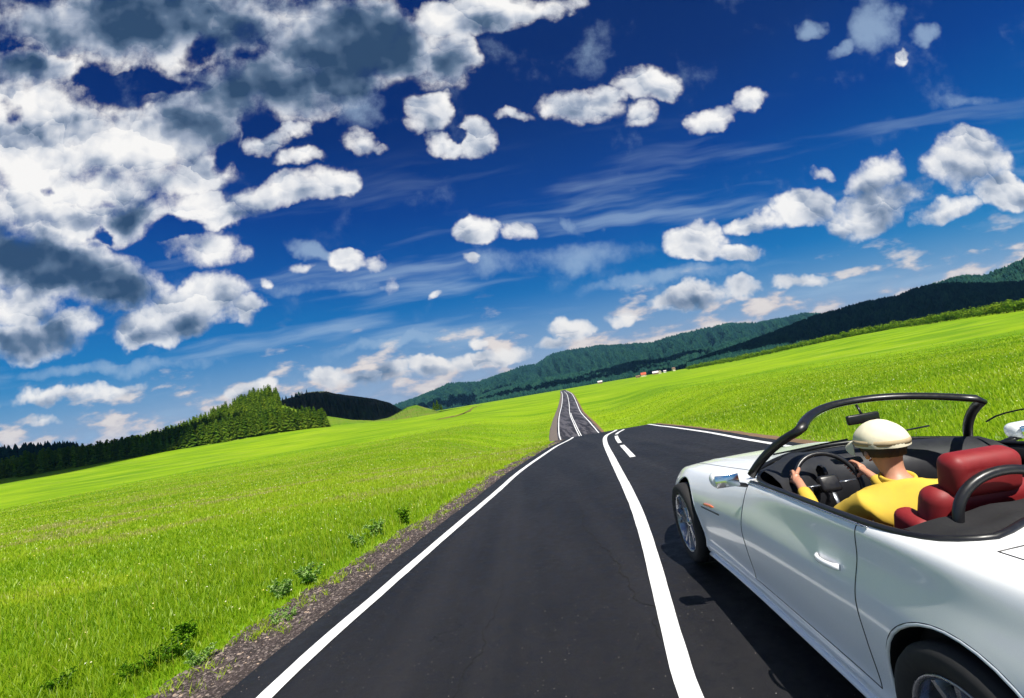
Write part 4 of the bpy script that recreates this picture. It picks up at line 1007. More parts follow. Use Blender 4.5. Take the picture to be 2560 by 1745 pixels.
# doors: glass slot strip, handle, mirror
for s_, dd in ((1, doorL), (-1, doorR)):
    xs = np.linspace(-1.16, -2.36, 26); tube('belt_strip', [(x, s_*(float(fyb(x))-.022), float(fzb(x))+.012) for x in xs], 0, M_BLACK, dd, 8, rr=[(.012, .008)]*26)
    xs = np.linspace(-1.16, -2.36, 26); tube('chrome_strip', [(x, s_*(float(fyb(x))-.002), float(fzb(x))+.009) for x in xs], .0035, M_CHROME, dd, 6)
    hp = []
    for t in np.linspace(0, 1, 9): x = -2.02-.17*t; y, z = surf(np.array(x), np.array(5.55)); hp.append((x, s_*(float(y)+.004+.024*sin(pi*t)**.5), float(z)))
    tube('handle', hp, 0, M_PAINTW, dd, 8, rr=[(.010, .014)]*9)
    mm = rbox('door_mirror', (-1.22, s_*.925, .925), (.11, .17, .10), M_PAINTW, dd, .045, (0, .1, s_*-.12), seg=5)
    rbox('mirror_glass', (-1.278, s_*.927, .922), (.006, .14, .075), M_CHROME, mm, .003, (0, .1, s_*-.12)); tube('mirror_arm', [(-1.22, s_*.80, .865), (-1.235, s_*.90, .895)], 0, M_BLACK, mm, 8, rr=[(.03, .014)]*2)
    fp = []
    for t in np.linspace(0, 1, 8): x = -.50-.20*t; y, z = surf(np.array(x), np.array(5.25)); fp.append((x, s_*(float(y)+.002), float(z)+.008*t))
    tube('side_repeater', fp, 0, M_AMBER, body, 8, rr=[(.004, .004), (.006, .010)]+[(.007, .012)]*4+[(.006, .009), (.003, .003)])
    fp = [(x, s_*(float(surf(np.array(x), np.array(5.05))[0])+.001), float(surf(np.array(x), np.array(5.05))[1])) for x in np.linspace(-.46, -.80, 9)]
    tube('side_vent', fp, 0, M_BLACK, body, 8, rr=[(.004, .006)]*9)
    # lamps, front and rear
    for (x0, x1, s0, s1, mt, nm) in ((.93, .66, 6.1, 7.6, M_LAMP, 'headlight'), (-3.45, -3.68, 5.6, 7.2, M_REDL, 'tail_light')):
        V = []; A = np.linspace(x0, x1, 9); B = np.linspace(s0, s1, 7)
        for a in A:
            for b in B: y, z = surf(np.array(a), np.array(b)); V.append((a+(.004 if x0 > 0 else -.004), s_*(float(y)+.004), float(z)+.003))
        mesh_np(nm, V, [(i*7+k, i*7+k+1, (i+1)*7+k+1, (i+1)*7+k) for i in range(8) for k in range(6)], mt, body, smooth=True)
    rbox('grille', (1.028, s_*.13, .42), (.02, .20, .11), M_BLACK, body, .008)
    tube('exhaust', [(-3.60, s_*.42, .27), (-3.76, s_*.42, .27)], .035, M_CHROME, body, 14)
rbox('lower_intake', (.99, 0, .28), (.03, .62, .08), M_BLACK, body, .01)
rbox('number_plate', (-3.735, 0, .60), (.012, .50, .11), M_PAINT, body, .004)
def cap_end(x, nm):
    sv = np.linspace(0, NCP-1, 40); y, z = surf(np.full(40, x), sv); p = [(x, a, b) for a, b in zip(y, z)]+[(x, -a, b) for a, b in zip(y[::-1], z[::-1])][1:]
    mesh_np(nm, p, [tuple(range(len(p)))], M_PAINTW, body)
cap_end(1.03, 'front_bumper'); cap_end(-3.72, 'rear_bumper')
# wipers and bonnet crease lines
for y0 in (.42, -.12): tube('wiper', [(-.86+.05*abs(y0), y0, .945), (-1.0, y0-.22, .99), (-1.02, y0-.42, 1.0)], .006, M_BLACK, ws, 6)
for s_ in (1, -1):
    pp = []
    for x in np.linspace(.70, -.92, 30): y, z = surf(np.array(x), np.array(9.15)); pp.append((x, s_*float(y), float(z)-.0035))
    tube('bonnet_crease', pp, 0, M_PAINTW, body, 8, rr=[(.016, .007)]*30)
# interior
def dash():
    V = []; us = np.linspace(-1, 1, 25); prof = [(.10, .93), (.02, .945), (-.06, .93), (-.13, .90), (-.17, .84), (-.18, .72), (-.10, .58), (-.02, .50)]
    for u in us:
        ww = ws_base(u); c = .035*np.exp(-((u*.66-.38)/.16)**2)
        for k, (dx, z) in enumerate(prof): V.append((ww[0]-.14+dx*1.15, ww[1]*.95, z-.018+(c if 1 <= k <= 4 else 0)))
    m = len(prof); mesh_np('dashboard', V, [(i*m+k, (i+1)*m+k, (i+1)*m+k+1, i*m+k+1) for i in range(24) for k in range(m-1)], M_INT, body, smooth=True)
    for y in (.30, .46): lathe('dial', [(.001, 0), (.045, 0), (.05, .012), (.045, .02)], M_BLACK, body, 20, loc=(-1.20, y, .86))
dash()
rbox('centre_console', (-1.72, 0, .47), (1.0, .20, .22), M_INT, body, .03); tube('gear_lever', [(-1.58, 0, .56), (-1.60, 0, .66)], .012, M_CHROME, body); rbox('gear_knob', (-1.60, 0, .68), (.04, .04, .05), M_BLACK, body, .015)
SWC = np.array([-1.36, .37, .83]); tl = radians(24)
sw = empty('steering_wheel'); sw.parent = car
e1 = np.array([0, 1, 0.]); e2 = np.array([-sin(tl), 0, cos(tl)])*1.0; nrm = np.array([-cos(tl), 0, -sin(tl)])
e2 = np.array([sin(tl), 0, cos(tl)]); SWR = .182
rimp = lambda a, r=SWR: SWC+e1*r*cos(a)+e2*r*sin(a)
tube('rim', [rimp(2*pi*i/40) for i in range(40)], .014, M_BLACK, sw, 10, closed=True)
for a in (0, pi, -pi/2): tube('spoke', [rimp(a, .03), rimp(a, .178)], 0, M_RIM, sw, 6, rr=[(.016, .006), (.012, .005)])
rbox('hub', tuple(SWC), (.045, .12, .10), M_BLACK, sw, .02, (0, tl, 0)); tube('column', [SWC, SWC+np.array([.28, 0, -.12])], .03, M_BLACK, sw)
def seat(y):
    s = empty('seat'); s.parent = car; s.location = (0, y, 0)
    rbox('cushion', (-1.93, 0, .42), (.54, .50, .16), M_LEATH, s, .05, (0, -.12, 0), seg=5)
    for k in (-1, 1): rbox('side_bolster', (-1.93, k*.22, .47), (.50, .09, .15), M_LEATH, s, .04, (0, -.1, 0), seg=4)
    rbox('backrest', (-2.29, 0, .72), (.15, .48, .64), M_LEATH, s, .055, (0, -.26, 0), (.8, .82), seg=5)
    for k in (-1, 1): rbox('back_bolster', (-2.24, k*.205, .68), (.16, .09, .50), M_LEATH, s, .04, (0, -.26, 0), seg=4)
    for q in range(6): tube('pleat', [(-2.165-.035*q-.004, y_, .52+.085*q) for y_ in np.linspace(-.15, .15, 8)], .004, M_INT, s, 5)
    rbox('headrest', (-2.40, 0, 1.07), (.11, .27, .17), M_LEATH, s, .045, (0, -.2, 0), seg=5)
    for k in (-.06, .06): tube('headrest_post', [(-2.37, k, .95), (-2.39, k, 1.03)], .007, M_CHROME, s)
    return s
seat(.38); seat(-.38)
for y in (.38, -.38):                                  # roll hoops behind the seats
    tube('roll_hoop', [(-2.50, y+.20*cos(a), .90+.19*sin(a)**.8 if sin(a) > 0 else .90) for a in np.linspace(0, pi, 22)], .018, M_BLACK, body, 10)
# folded soft top in its well
def softtop():
    V = []; Fc = []; n, m = 41, 12
    for i in range(n):
        u = -1+2*i/(n-1)
        for j in range(m):
            t = j/(m-1); x = -2.44-.24*t+.07*(1-u*u)*t; r = .045*sin(pi*t)**.6*(1-abs(u)**5)
            V.append((x-.01+.05*(abs(u)**3), .72*u, .905+.035*(1-u*u)+r+.008*sin(u*23)*sin(pi*t)+.012*sin(t*9)))
    mesh_np('folded_soft_top', V, [(i*m+j, (i+1)*m+j, (i+1)*m+j+1, i*m+j+1) for i in range(n-1) for j in range(m-1)], M_CLOTHTOP, body, smooth=True)
softtop()
# ------------------------------------------------------------------ the driver
def skin_mesh(name, pts, edges, rad, mat, parent, sub=2, smooth=True):
    me = bpy.data.meshes.new('tmp'); me.from_pydata([tuple(p) for p in pts], edges, []); o = bpy.data.objects.new('tmp', me); C.objects.link(o)
    bm = bmesh.new(); bm.from_mesh(me); ly = bm.verts.layers.skin.verify()
    for i, v in enumerate(bm.verts): r = rad[i]; v[ly].radius = (r, r) if np.isscalar(r) else r; v[ly].use_root = (i == 0)
    bm.to_mesh(me); bm.free()
    sk = o.modifiers.new('s', 'SKIN'); sk.use_smooth_shade = True; sb = o.modifiers.new('b', 'SUBSURF'); sb.levels = sub; sb.render_levels = sub
    bpy.context.view_layer.update(); ev = o.evaluated_get(bpy.context.evaluated_depsgraph_get())
    m2 = bpy.data.meshes.new_from_object(ev); m2.name = name; C.objects.unlink(o); bpy.data.objects.remove(o)
    m2.materials.clear(); m2.materials.append(mat); m2.polygons.foreach_set('use_smooth', np.ones(len(m2.polygons), dtype=bool))
    r = bpy.data.objects.new(name, m2); C.objects.link(r); r.parent = parent; return r
M_SKIN = plain('skin', (.50, .24, .15), .5, .1, 30., Subsurface_Weight=.08)
M_SHIRT = plain('yellow_cloth', (.62, .42, .045), .85, .16, 18.)
M_TROU = plain('dark_cloth', (.02, .025, .05), .9, .3, 18.)
M_HAT = plain('cream_cloth', (.74, .68, .50), .9, .1, 14.)
M_HAIR = plain('brown_hair', (.05, .028, .016), .6, .3, 60.)
man = empty('person', (CX+.12*sin(TH), CY+.12*cos(TH), 0), pi/2-TH); tag(man, 'driver in a cream cap and yellow long sleeved shirt holding the steering wheel', 'person')
HB = np.array([-2.02, .38, 1.085])                    # centre of the head
def driver():
    # body: pelvis first
    P = [(-2.03, .38, .56), (-2.08, .38, .68), (-2.12, .38, .80), (-2.11, .38, .90), (-2.07, .38, .965), (-2.05, .38, 1.01)]; R_ = [(.13, .10), (.12, .09), (.11, .075), (.085, .055), (.050, .050), (.052, .052)]
    E = [(0, 1), (1, 2), (2, 3), (3, 4), (4, 5)]
    # head on top as part of the same surface
    P += [(-2.035, .38, 1.06), (-2.03, .38, 1.12), (-2.035, .38, 1.165)]; R_ += [(.066, .072), (.078, .086), (.055, .062)]; E += [(5, 6), (6, 7), (7, 8)]
    hands = []
    for s_, ang in ((1, radians(22)), (-1, radians(158))):
        g = rimp(ang, SWR)-np.array([.12, 0, 0])
        sh = np.array([-2.10, .38+s_*.185, .875]); el = np.array([-1.80, .38+s_*.245, .70]); wr = g+np.array([-.085, s_*.028, -.022])
        k = len(P); P += [sh, (sh+el)/2, el, (el+wr)/2, wr]; R_ += [.044, .042, .038, .034, (.026, .022)]
        E += [(3, k), (k, k+1), (k+1, k+2), (k+2, k+3), (k+3, k+4)]
        pm = g+np.array([-.040, s_*.022, -.002]); k2 = len(P); P += [pm]; R_ += [(.030, .020)]; E += [(k+4, k2)]
        hands.append((g, wr, pm, k2, ang, s_))
    for s_ in (1, -1):
        k = len(P); P += [(-1.95, .38+s_*.10, .55), (-1.62, .38+s_*.13, .64), (-1.42, .38+s_*.12, .62), (-1.15, .38+s_*.10, .40), (-1.06, .38+s_*.10, .34), (-.98, .38+s_*.10, .40)]; R_ += [.085, .07, .058, .045, .035, .03]
        E += [(0, k), (k, k+1), (k+1, k+2), (k+2, k+3), (k+3, k+4), (k+4, k+5)]
    b = skin_mesh('body', P, E, R_, M_SKIN, man)
    # fingers: curl over the rim, thumb on the near side
    for g, wr, pm, k2, ang, s_ in hands:
        tang = -e1*sin(ang)+e2*cos(ang); rad_ = e1*cos(ang)+e2*sin(ang); out = -nrm if False else np.cross(e1, e2); 
        if out[0] < 0: out = -out                      # away from the driver
        FP = [pm-np.array([.02, 0, .0]), pm]; FE = [(0, 1)]; FR = [(.026, .017), (.030, .016)]
        for q, L in enumerate((.92, 1.0, .95, .8)):
            o_ = tang*(.030-.020*q); k = len(FP); c = g+o_
            FP += [pm+o_*.85+rad_*.012, c+rad_*.022-out*.012, c+rad_*.024+out*.014, c-rad_*.000+out*.026*L, c-rad_*.018+out*.014*L]
            FR += [.0105, .0098, .0092, .0085, .0072]; FE += [(1, k), (k, k+1), (k+1, k+2), (k+2, k+3), (k+3, k+4)]
        k = len(FP); FP += [pm+tang*.028-out*.006, g+tang*.046-rad_*.010-out*.016, g+tang*.062-rad_*.016+out*.002]; FR += [.0125, .0105, .0085]; FE += [(1, k), (k, k+1), (k+1, k+2)]
        skin_mesh('hand', FP, FE, FR, M_SKIN, b)
    # face
    fx = lambda x, y, z: (HB[0]+x, HB[1]+y, HB[2]+z)
    skin_mesh('nose', [fx(.075, 0, .025), fx(.092, 0, 0), fx(.106, 0, -.018), fx(.088, 0, -.026)], [(0, 1), (1, 2), (2, 3)], [.008, .010, .012, .012], M_SKIN, b, 1)
    M_LIP = plain('lips', (.42, .12, .10), .5, .1, 30.); tube('mouth', [fx(.080, -.022, -.050), fx(.090, 0, -.048), fx(.080, .022, -.050)], .0045, M_LIP, b, 6)
    M_EYE = plain('eye', (.06, .04, .03), .2, .1, 60.)
    for s_ in (1, -1):
        rbox('eye', fx(.074, s_*.030, .022), (.012, .022, .010), M_EYE, b, .004)
        skin_mesh('ear', [fx(-.005, s_*.078, .02), fx(-.012, s_*.088, .0), fx(-.004, s_*.080, -.022)], [(0, 1), (1, 2)], [.012, .014, .009], M_SKIN, b, 1)
    # hair behind and round the ears
    V = []; Fc = []; n, m = 28, 10
    for j in range(m+1):
        ph = .35+1.65*j/m
        for i in range(n+1):
            th = radians(62)+radians(236)*i/n; r = .092+.004*sin(th*17+ph*9)
            V.append(fx(r*cos(th)*1.04*sin(ph)-.004, r*sin(th)*.98*sin(ph), .03+.10*cos(ph)))
    for j in range(m):
        for i in range(n): a = j*(n+1)+i; Fc.append((a, a+1, a+n+2, a+n+1))
    mesh_np('hair', V, Fc, M_HAIR, b, smooth=True)
    # shirt
    S = [(-2.03, .38, .55), (-2.08, .38, .68), (-2.12, .38, .80), (-2.11, .38, .895), (-2.085, .38, .955)]; SR = [(.165, .135), (.158, .122), (.168, .122), (.160, .118), (.080, .078)]; SE = [(0, 1), (1, 2), (2, 3), (3, 4)]
    for g, wr, pm, k2, ang, s_ in hands:
        sh = np.array([-2.10, .38+s_*.185, .875]); el = np.array([-1.80, .38+s_*.245, .70]); k = len(S); cu = wr+(el-wr)*.10
        S += [sh, (sh+el)/2+[0, 0, .0], (sh+el)*.5*.4+el*.6, el, (el+cu)/2+[0, 0, -.006], cu]; SR += [.072, .066, .056, .056, .050, .040]
        SE += [(3, k), (k, k+1), (k+1, k+2), (k+2, k+3), (k+3, k+4), (k+4, k+5)]
    sh = skin_mesh('shirt', S, SE, SR, M_SHIRT, b)
    tube('collar', [(-2.075+.062*cos(a), .38+.066*sin(a), .968+.012*cos(a)) for a in np.linspace(0, 2*pi, 24)[:-1]], 0, M_SHIRT, sh, 8, closed=True, rr=[(.010, .018)]*23)
    TP = [(-2.02, .38, .55)]; TR = [(.155, .13)]; TE = []
    for s_ in (1, -1):
        k = len(TP); TP += [(-1.93, .38+s_*.10, .56), (-1.62, .38+s_*.13, .64), (-1.42, .38+s_*.12, .62), (-1.15, .38+s_*.10, .40)]; TR += [.098, .084, .072, .056]; TE += [(0, k), (k, k+1), (k+1, k+2), (k+2, k+3)]
    skin_mesh('trousers', TP, TE, TR, M_TROU, b)
    # cap with a long brim
    V = []; Fc = []; n, m = 40, 12
    for j in range(m+1):
        ph = (pi/2)*(1.10)*j/m
        for i in range(n):
            th = 2*pi*i/n; r = .112*(1+.012*cos(th*6)*sin(ph)); V.append(fx(r*1.08*cos(th)*sin(ph)-.006, r*.98*sin(th)*sin(ph), .052+.105*cos(ph)))
    for j in range(m):
        for i in range(n): a, b2 = j*n+i, j*n+(i+1) % n; Fc.append((a, a+n, b2+n, b2))
    hat = mesh_np('cap', V, Fc, M_HAT, b, smooth=True)
    V = []; n, m = 28, 7
    for j in range(m+1):
        t = j/m
        for i in range(n+1):
            th = radians(-68)+radians(136)*i/n; r0 = .118; ex = .105*cos(th/radians(68)*pi/2)**.7 if abs(th) < radians(67.9) else 0.
            V.append(fx((r0)*cos(th)+ex*t, r0*.98*sin(th), .042-.035*t*t+.012*cos(th)-.02*(sin(th)**2)*t))
    mesh_np('brim', V+[(x, y, z-.005) for x, y, z in V], [(j*(n+1)+i, j*(n+1)+i+1, (j+1)*(n+1)+i+1, (j+1)*(n+1)+i) for j in range(m) for i in range(n)]+[((m+1)*(n+1)+j*(n+1)+i, (m+1)*(n+1)+(j+1)*(n+1)+i, (m+1)*(n+1)+(j+1)*(n+1)+i+1, (m+1)*(n+1)+j*(n+1)+i+1) for j in range(m) for i in range(n)], M_HAT, hat, smooth=True)
    for o_, am in ((sh, .007), (hat, .004)):
        me = o_.data; me.update(); co = np.empty(len(me.vertices)*3, dtype=np.float32); me.vertices.foreach_get('co', co); co = co.reshape(-1, 3).astype(float)
        nr = np.array([v.normal[:] for v in me.vertices]); w_ = fbm(co[:, 0]*26+co[:, 1]*17+40, co[:, 2]*30-co[:, 1]*9+40, 3)-.5
        me.vertices.foreach_set('co', (co+nr*(w_*2*am)[:, None]).astype(np.float32).ravel()); me.update()
    tube('hat_band', [fx(.119*cos(a)-.006, .109*sin(a), .058) for a in np.linspace(0, 2*pi, 40)[:-1]], 0, plain('tan_band', (.42, .33, .20), .9, .2, 40.), hat, 6, closed=True, rr=[(.004, .014)]*39)
driver()
# ------------------------------------------------------------------ roadside plants
def m_leaf(c1, c2):
    def f(t, b, m):
        a = t.new('ShaderNodeAttribute', attribute_name='tint').outputs['Fac']; c = t.ramp(a, [(0, c1), (1, c2)])
        out = t.n['Material Output']; d = t.new('ShaderNodeBsdfDiffuse'); tr = t.new('ShaderNodeBsdfTranslucent'); t.l.new(c, d.inputs[0]); t.l.new(c, tr.inputs[0])
        mx = t.new('ShaderNodeMixShader'); mx.inputs[0].default_value = .3; t.l.new(d.outputs[0], mx.inputs[1]); t.l.new(tr.outputs[0], mx.inputs[2]); t.n.remove(b); t.l.new(mx.outputs[0], out.inputs[0])
    return f
M_WDARK = material('dark_leaf', m_leaf((.06, .17, .012), (.22, .40, .02)))
M_WPALE = material('pale_leaf', m_leaf((.14, .32, .02), (.46, .60, .24)))
M_STEM = plain('plant_stem', (.10, .16, .04), .8, .3, 20.)
def weed(dx, dy, h, mat, lab, seed, spread=.5, ns=9):
    rg = np.random.default_rng(seed); x, y = hit(dx, dy); r = empty('weed', (x, y, float(T(x, y))-.06), 0); tag(r, lab, 'wild plant', 'weeds along the gravel edge')
    SV = []; SF = []; LV = []; LF = []; tn = []
    for k in range(ns):
        th = rg.random()*6.28; lean = spread*(.2+rg.random()); hh = h*(.55+.45*rg.random()); L = [np.array([0, 0, 0.])+rg.normal(size=3)*[.05*spread, .05*spread, 0]]
        for q in range(6): f = (q+1)/6; L.append(L[0]+np.array([cos(th)*lean*f**1.3*h, sin(th)*lean*f**1.3*h, hh*f]))
        for q, p in enumerate(L):
            w = .004*(1-q/8); b = len(SV); SV += [p+[w, 0, 0], p+[-w*.5, w*.9, 0], p+[-w*.5, -w*.9, 0]]
            if q < 6: SF += [(b, b+1, b+4, b+3), (b+1, b+2, b+5, b+4), (b+2, b, b+3, b+5)]
        for q in range(1, 7):
            for z in range(5):
                a = rg.random()*6.28; l = h*(.16+.14*rg.random()); o = np.array([cos(a), sin(a), .1+.7*rg.random()]); o /= np.linalg.norm(o); s = np.cross(o, [0, 0, 1]); s /= np.linalg.norm(s); p = L[q]-[0, 0, rg.random()*h*.1]
                w = l*.20; b = len(LV); LV += [p, p+o*l*.5+s*w+[0, 0, .01], p+o*l-[0, 0, l*.25], p+o*l*.5-s*w+[0, 0, .01]]; LF += [(b, b+1, b+2), (b, b+2, b+3)]; tn += [rg.random()]*4
    mesh_np('stems', SV, SF, M_STEM, r); lv = mesh_np('leaves', LV, LF, mat, r); settint(lv.data, tn); return r
weed(428, 1448, 0.21, M_WDARK, 'dark green bushy weed, the tallest near the gravel at the lower left', 1, .35, 14)
weed(395, 1482, 0.16, M_WDARK, 'low dark weed just in front of the tallest dark one', 2, .8, 14)
weed(345, 1502, 0.15, M_WDARK, 'dark sprawling weed left of the low dark weed', 3, .9, 12)
weed(300, 1520, 0.12, M_WDARK, 'smallest dark weed at the left end of the dark patch', 4, .9, 9)
weed(445, 1500, 0.15, M_WPALE, 'silvery leaved weed beside the dark patch at the gravel', 5, .7, 9)
weed(130, 1556, 0.14, M_WDARK, 'dark leafy weed near the lower left corner of the meadow', 6, .6, 10)
weed(705, 1312, 0.23, M_WPALE, 'tall pale silvery weed halfway up the gravel edge', 7, .5, 12)
weed(640, 1345, 0.21, M_WPALE, 'pale weed just below the tall silvery one', 8, .5, 10)
weed(655, 1395, 0.14, M_WPALE, 'short yellowish weed at the gravel below the pale pair', 9, .8, 8)
weed(920, 1182, 0.27, M_WDARK, 'dark weed standing far up beside the gravel', 10, .4, 12)
weed(855, 1210, 0.27, M_WPALE, 'pale weed left of the far dark one', 11, .5, 10)
weed(815, 1232, 0.21, M_WPALE, 'small pale weed, farthest left of the far group', 12, .5, 7)
def stalks():
    x, y, r = scatter(16000, -66, 6, 3., 60, .9); k = (x < gL(y)-.05) & (y > .5) & (fbm(x*.35+7, y*.6, 3) > .5); x, y, r = x[k], y[k], r[k]
    x2, y2, r2 = scatter(6000, 12, 60, 6, 60, .9); k = x2 > gR(y2)+.4; x = np.concatenate([x, x2[k]]); y = np.concatenate([y, y2[k]]); r = np.concatenate([r, r2[k]]); N = len(x)
    blades('grass_stalks', x, y, .14+.16*RNG.random(N), .0016+.0006*r, .72+.28*RNG.random(N), 'thin straw coloured seed stalks rising above the grass', .25)
stalks()
def tufts():
    n = 260; y = 2.6+RNG.random(n)**1.4*20; x = gL(y)+RNG.random(n)**2.2*.45
    m = 26; X = np.repeat(x, m)+RNG.normal(size=n*m)*.035; Y = np.repeat(y, m)+RNG.normal(size=n*m)*.05; N = n*m
    blades('edge_tufts', X, Y, .045+.07*RNG.random(N), (.003+.001*np.hypot(X, Y))*(.7+.6*RNG.random(N)), .3+.4*RNG.random(N), 'small grass tufts creeping over the gravel edge', .7)
tufts()
def crack(pts, w, seed):
    P = np.array([hit(*p) for p in pts]); n = 160; s = np.linspace(0, len(P)-1, n); X = np.interp(s, range(len(P)), P[:, 0]); Y = np.interp(s, range(len(P)), P[:, 1])
    X = X+.05*(fbm(s*9+seed, s*0+seed, 4)-.5)+.16*(fbm(s*1.7+seed, s*0, 2)-.5); ww = w*(.4+fbm(s*20, s*0+seed, 2))*np.sin(np.pi*np.linspace(.02, .98, n))**.4
    V = np.concatenate([np.stack([X-ww, Y, T(X, Y)+.0035], 1), np.stack([X+ww, Y, T(X, Y)+.0035], 1)]); i = np.arange(n-1)
    o = mesh_np('road_crack', V, np.stack([i, i+n, i+n+1, i+1], 1), M_CRACK); tag(o, 'thin wandering crack in the asphalt', kind='structure')
M_CRACK = plain('crack_dirt', (.0035, .0033, .0035), .95, .2, 10.)
crack([(1312, 1140), (1330, 1190), (1370, 1240), (1405, 1290), (1440, 1350), (1480, 1400), (1510, 1450)], .0045, 3)
crack([(1150, 1290), (1120, 1400), (1060, 1500), (1040, 1600)], .0025, 8)
def flowers():
    x, y, r = scatter(900, -66, 8, 3.5, 45, .9); k = (x < gL(y)-.15) & (y > .5) & (fbm(x*.5, y*.5, 3) > .48); x, y, r = x[k], y[k], r[k]
    x2, y2, r2 = scatter(400, 15, 60, 7, 45, .9); k = x2 > gR(y2)+.6; x = np.concatenate([x, x2[k]]); y = np.concatenate([y, y2[k]]); r = np.concatenate([r, r2[k]]); N = len(x)
    z = T(x, y)+.02+.05*RNG.random(N); s = .004+.0007*r; th = RNG.random(N)*6.28; a = np.arange(5)*2*pi/5
    V = np.empty((N, 6, 3)); V[:, 0] = np.stack([x, y, z+s*.5], 1)
    for q in range(5): V[:, q+1] = np.stack([x+s*np.cos(th+a[q]), y+s*np.sin(th+a[q]), z+s*.5*np.sin(th*3+q)], 1)
    b = np.arange(N)[:, None]*6; Fc = np.concatenate([b+[0, q+1, (q+1) % 5+1] for q in range(5)]); o = mesh_np('wildflowers', V.reshape(-1, 3), Fc, M_FLOW)
    settint(o.data, np.repeat(RNG.random(N), 6)); tag(o, 'tiny yellow and white wildflowers scattered in the grass', 'flowers', kind='stuff')
M_FLOW = material('petals', m_leaf((.75, .62, .06), (.78, .78, .70)))
flowers()
# ------------------------------------------------------------------ far houses at the foot of the mountains
M_WALLC = plain('cream_wall', (.62, .56, .38), .9, .1, 1.); M_WALLB = plain('log_wall', (.24, .15, .09), .9, .3, 3.); M_WALLW = plain('white_wall', (.72, .70, .68), .9, .1, 1.)
M_ROOFR = plain('red_roof', (.46, .085, .04), .8, .2, 2.); M_ROOFW = plain('pale_roof', (.66, .60, .60), .6, .15, 2.); M_ROOFB = plain('brown_roof', (.15, .09, .06), .8, .3, 2.); M_PANE = plain('dark_pane', (.03, .035, .045), .15, .2, 1.)
def house(dx, dy, D, L, Wd, H, rh, mw, mr_, lab, rz=0.):
    r_ = ray(dx, dy); a = atan2(r_[0], r_[1]); x, y = D*sin(a), D*cos(a); z = CAM_H+D*r_[2]/sqrt(r_[0]**2+r_[1]**2)
    h = empty('house', (x, y, z-.1), -a+rz); h.scale = (.62, .62, .62); tag(h, lab, 'house')
    mesh_np('wall', [(-L/2, -Wd/2, -2), (L/2, -Wd/2, -2), (L/2, Wd/2, -2), (-L/2, Wd/2, -2), (-L/2, -Wd/2, H), (L/2, -Wd/2, H), (L/2, Wd/2, H), (-L/2, Wd/2, H), (-L/2, 0, H+rh), (L/2, 0, H+rh)],
            [(0, 1, 5, 4), (1, 2, 6, 9, 5), (2, 3, 7, 6), (3, 0, 4, 8, 7)], mw, h)
    e = .5; q = H-e*rh/(Wd/2)
    rf = mesh_np('roof', [(-L/2-e, -Wd/2-e, q+.05), (L/2+e, -Wd/2-e, q+.05), (L/2+e, 0, H+rh+.05), (-L/2-e, 0, H+rh+.05), (L/2+e, Wd/2+e, q+.05), (-L/2-e, Wd/2+e, q+.05),
                          (-L/2-e, -Wd/2-e, q+.3), (L/2+e, -Wd/2-e, q+.3), (L/2+e, 0, H+rh+.3), (-L/2-e, 0, H+rh+.3), (L/2+e, Wd/2+e, q+.3), (-L/2-e, Wd/2+e, q+.3)],
            [(0, 1, 2, 3), (3, 2, 4, 5), (6, 9, 8, 7), (9, 11, 10, 8), (0, 6, 7, 1), (5, 4, 10, 11), (1, 7, 8, 2), (2, 8, 10, 4), (0, 3, 9, 6), (3, 5, 11, 9)], mr_, h)
    rbox('chimney', (L*.2, .5, H+rh+.2), (.7, .7, 1.6), M_WALLB, rf, 0)
    for k in (-.3, .05): rbox('window', (L*k, -Wd/2-.03, H*.55), (1.1, .08, 1.1), M_PANE, h, 0)
    rbox('door', (L*.34, -Wd/2-.03, H*.38), (1.0, .08, H*.72), M_ROOFB, h, 0); return h
house(1461, 852.5, 700, 11, 8, 2.6, 4.6, M_WALLC, M_ROOFR, 'house with the red roof in the village')
house(1448, 856, 690, 9, 6, 2.2, 1.4, M_WALLB, M_WALLB, 'low brown barn left of the red roofed house', .1)
house(1488, 847.5, 720, 13, 8, 1.8, 3.4, M_WALLB, M_ROOFW, 'long house with a pale whitish roof')
house(1498, 846, 700, 5, 5.5, 2.6, 2.6, M_WALLC, M_WALLC, 'small cream gabled house right of the pale roofed one', 1.4)
house(1509, 843.5, 730, 6, 5, 1.8, 1.4, M_WALLW, M_ROOFW, 'tiny white hut between the cream houses')
house(1529, 840, 700, 6, 6, 3.2, 3., M_WALLC, M_ROOFB, 'cream house with a brown roof, rightmost of the village', .4)
house(1362, 868.5, 640, 9, 6, 1.8, 2.2, M_WALLB, M_ROOFW, 'isolated hut with a light grey roof nearest the road end')
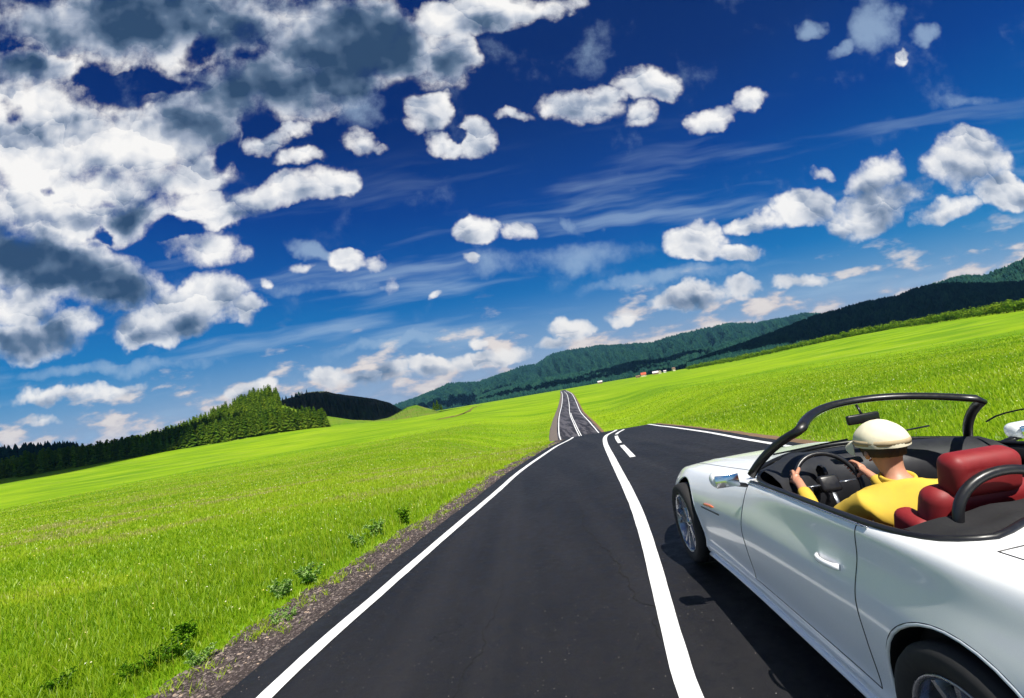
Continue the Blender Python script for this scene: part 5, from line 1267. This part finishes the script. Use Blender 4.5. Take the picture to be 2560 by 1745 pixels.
def bank():
    pts = [hit(*p) for p in ((990, 953), (1010, 949), (1036, 944), (1052, 939), (1064, 934), (1069, 928), (1080, 923), (1094, 919))]
    V = []; Fc = []; n = 60; P = np.array(pts); s = np.linspace(0, len(P)-1, n); X = np.interp(s, range(len(P)), P[:, 0]); Y = np.interp(s, range(len(P)), P[:, 1])
    for i in range(n):
        h = .55*(.5+fbm(i*.4, 3., 2))*sin(pi*i/(n-1))**.4
        for k, (o, z) in enumerate(((-1.6, -.25), (-.5, .55), (.4, 1.), (1.6, .8), (3.4, -.25))): V.append((X[i]+.2*o, Y[i]+o*(1.2+.6*fbm(i*.7, k, 2)), float(T(X[i], Y[i]+o))+z*h))
    o = mesh_np('earth_bank', V, [(i*5+k, (i+1)*5+k, (i+1)*5+k+1, i*5+k+1) for i in range(n-1) for k in range(4)], M_BANK); tag(o, 'low eroded brown bank winding across the far meadow', kind='structure')
M_BANK = material('eroded_bank', m_slope((.20, .17, .05), (.13, .11, .05), (.06, .05, .02), .25), Roughness=.95)
bank()
for dx, dy, h, lb in ((986, 930, 10, 'leftmost of the three tiny dark pines beside the green knoll'), (994, 930, 13, 'tallest and middle of the three tiny dark pines beside the green knoll'), (1002, 930, 8, 'smallest of the three tiny dark pines beside the green knoll')):
    o = dup(protos[1][0]); r_ = ray(dx, dy); a = atan2(r_[0], r_[1]); o.location = (600*sin(a), 600*cos(a), CAM_H+600*r_[2]-1.); o.scale = (h*1.2, h*1.2, h); o['label'] = lb; o['group'] = 'lone pines at the mountain foot'
# ------------------------------------------------------------------ air
def haze():
    x0, x1, y0, y1, z0, z1 = -9050, 9050, -9050, 9050, -20, 560
    V = [(x, y, z) for z in (z0, z1) for y in (y0, y1) for x in (x0, x1)]
    Fc = [(0, 2, 3, 1), (4, 5, 7, 6), (0, 1, 5, 4), (2, 6, 7, 3), (0, 4, 6, 2), (1, 3, 7, 5)]
    m = bpy.data.materials.new('haze'); m.use_nodes = True; nt = m.node_tree; nt.nodes.clear(); o = nt.nodes.new('ShaderNodeOutputMaterial'); v = nt.nodes.new('ShaderNodeVolumePrincipled')
    v.inputs['Color'].default_value = (.22, .58, 1, 1); v.inputs['Density'].default_value = .00004; v.inputs['Anisotropy'].default_value = .2; nt.links.new(v.outputs[0], o.inputs['Volume'])
    tag(mesh_np('haze', V, Fc, m), 'thin blue haze of the valley air', 'haze', kind='stuff')
HAZE = True
if HAZE: haze()
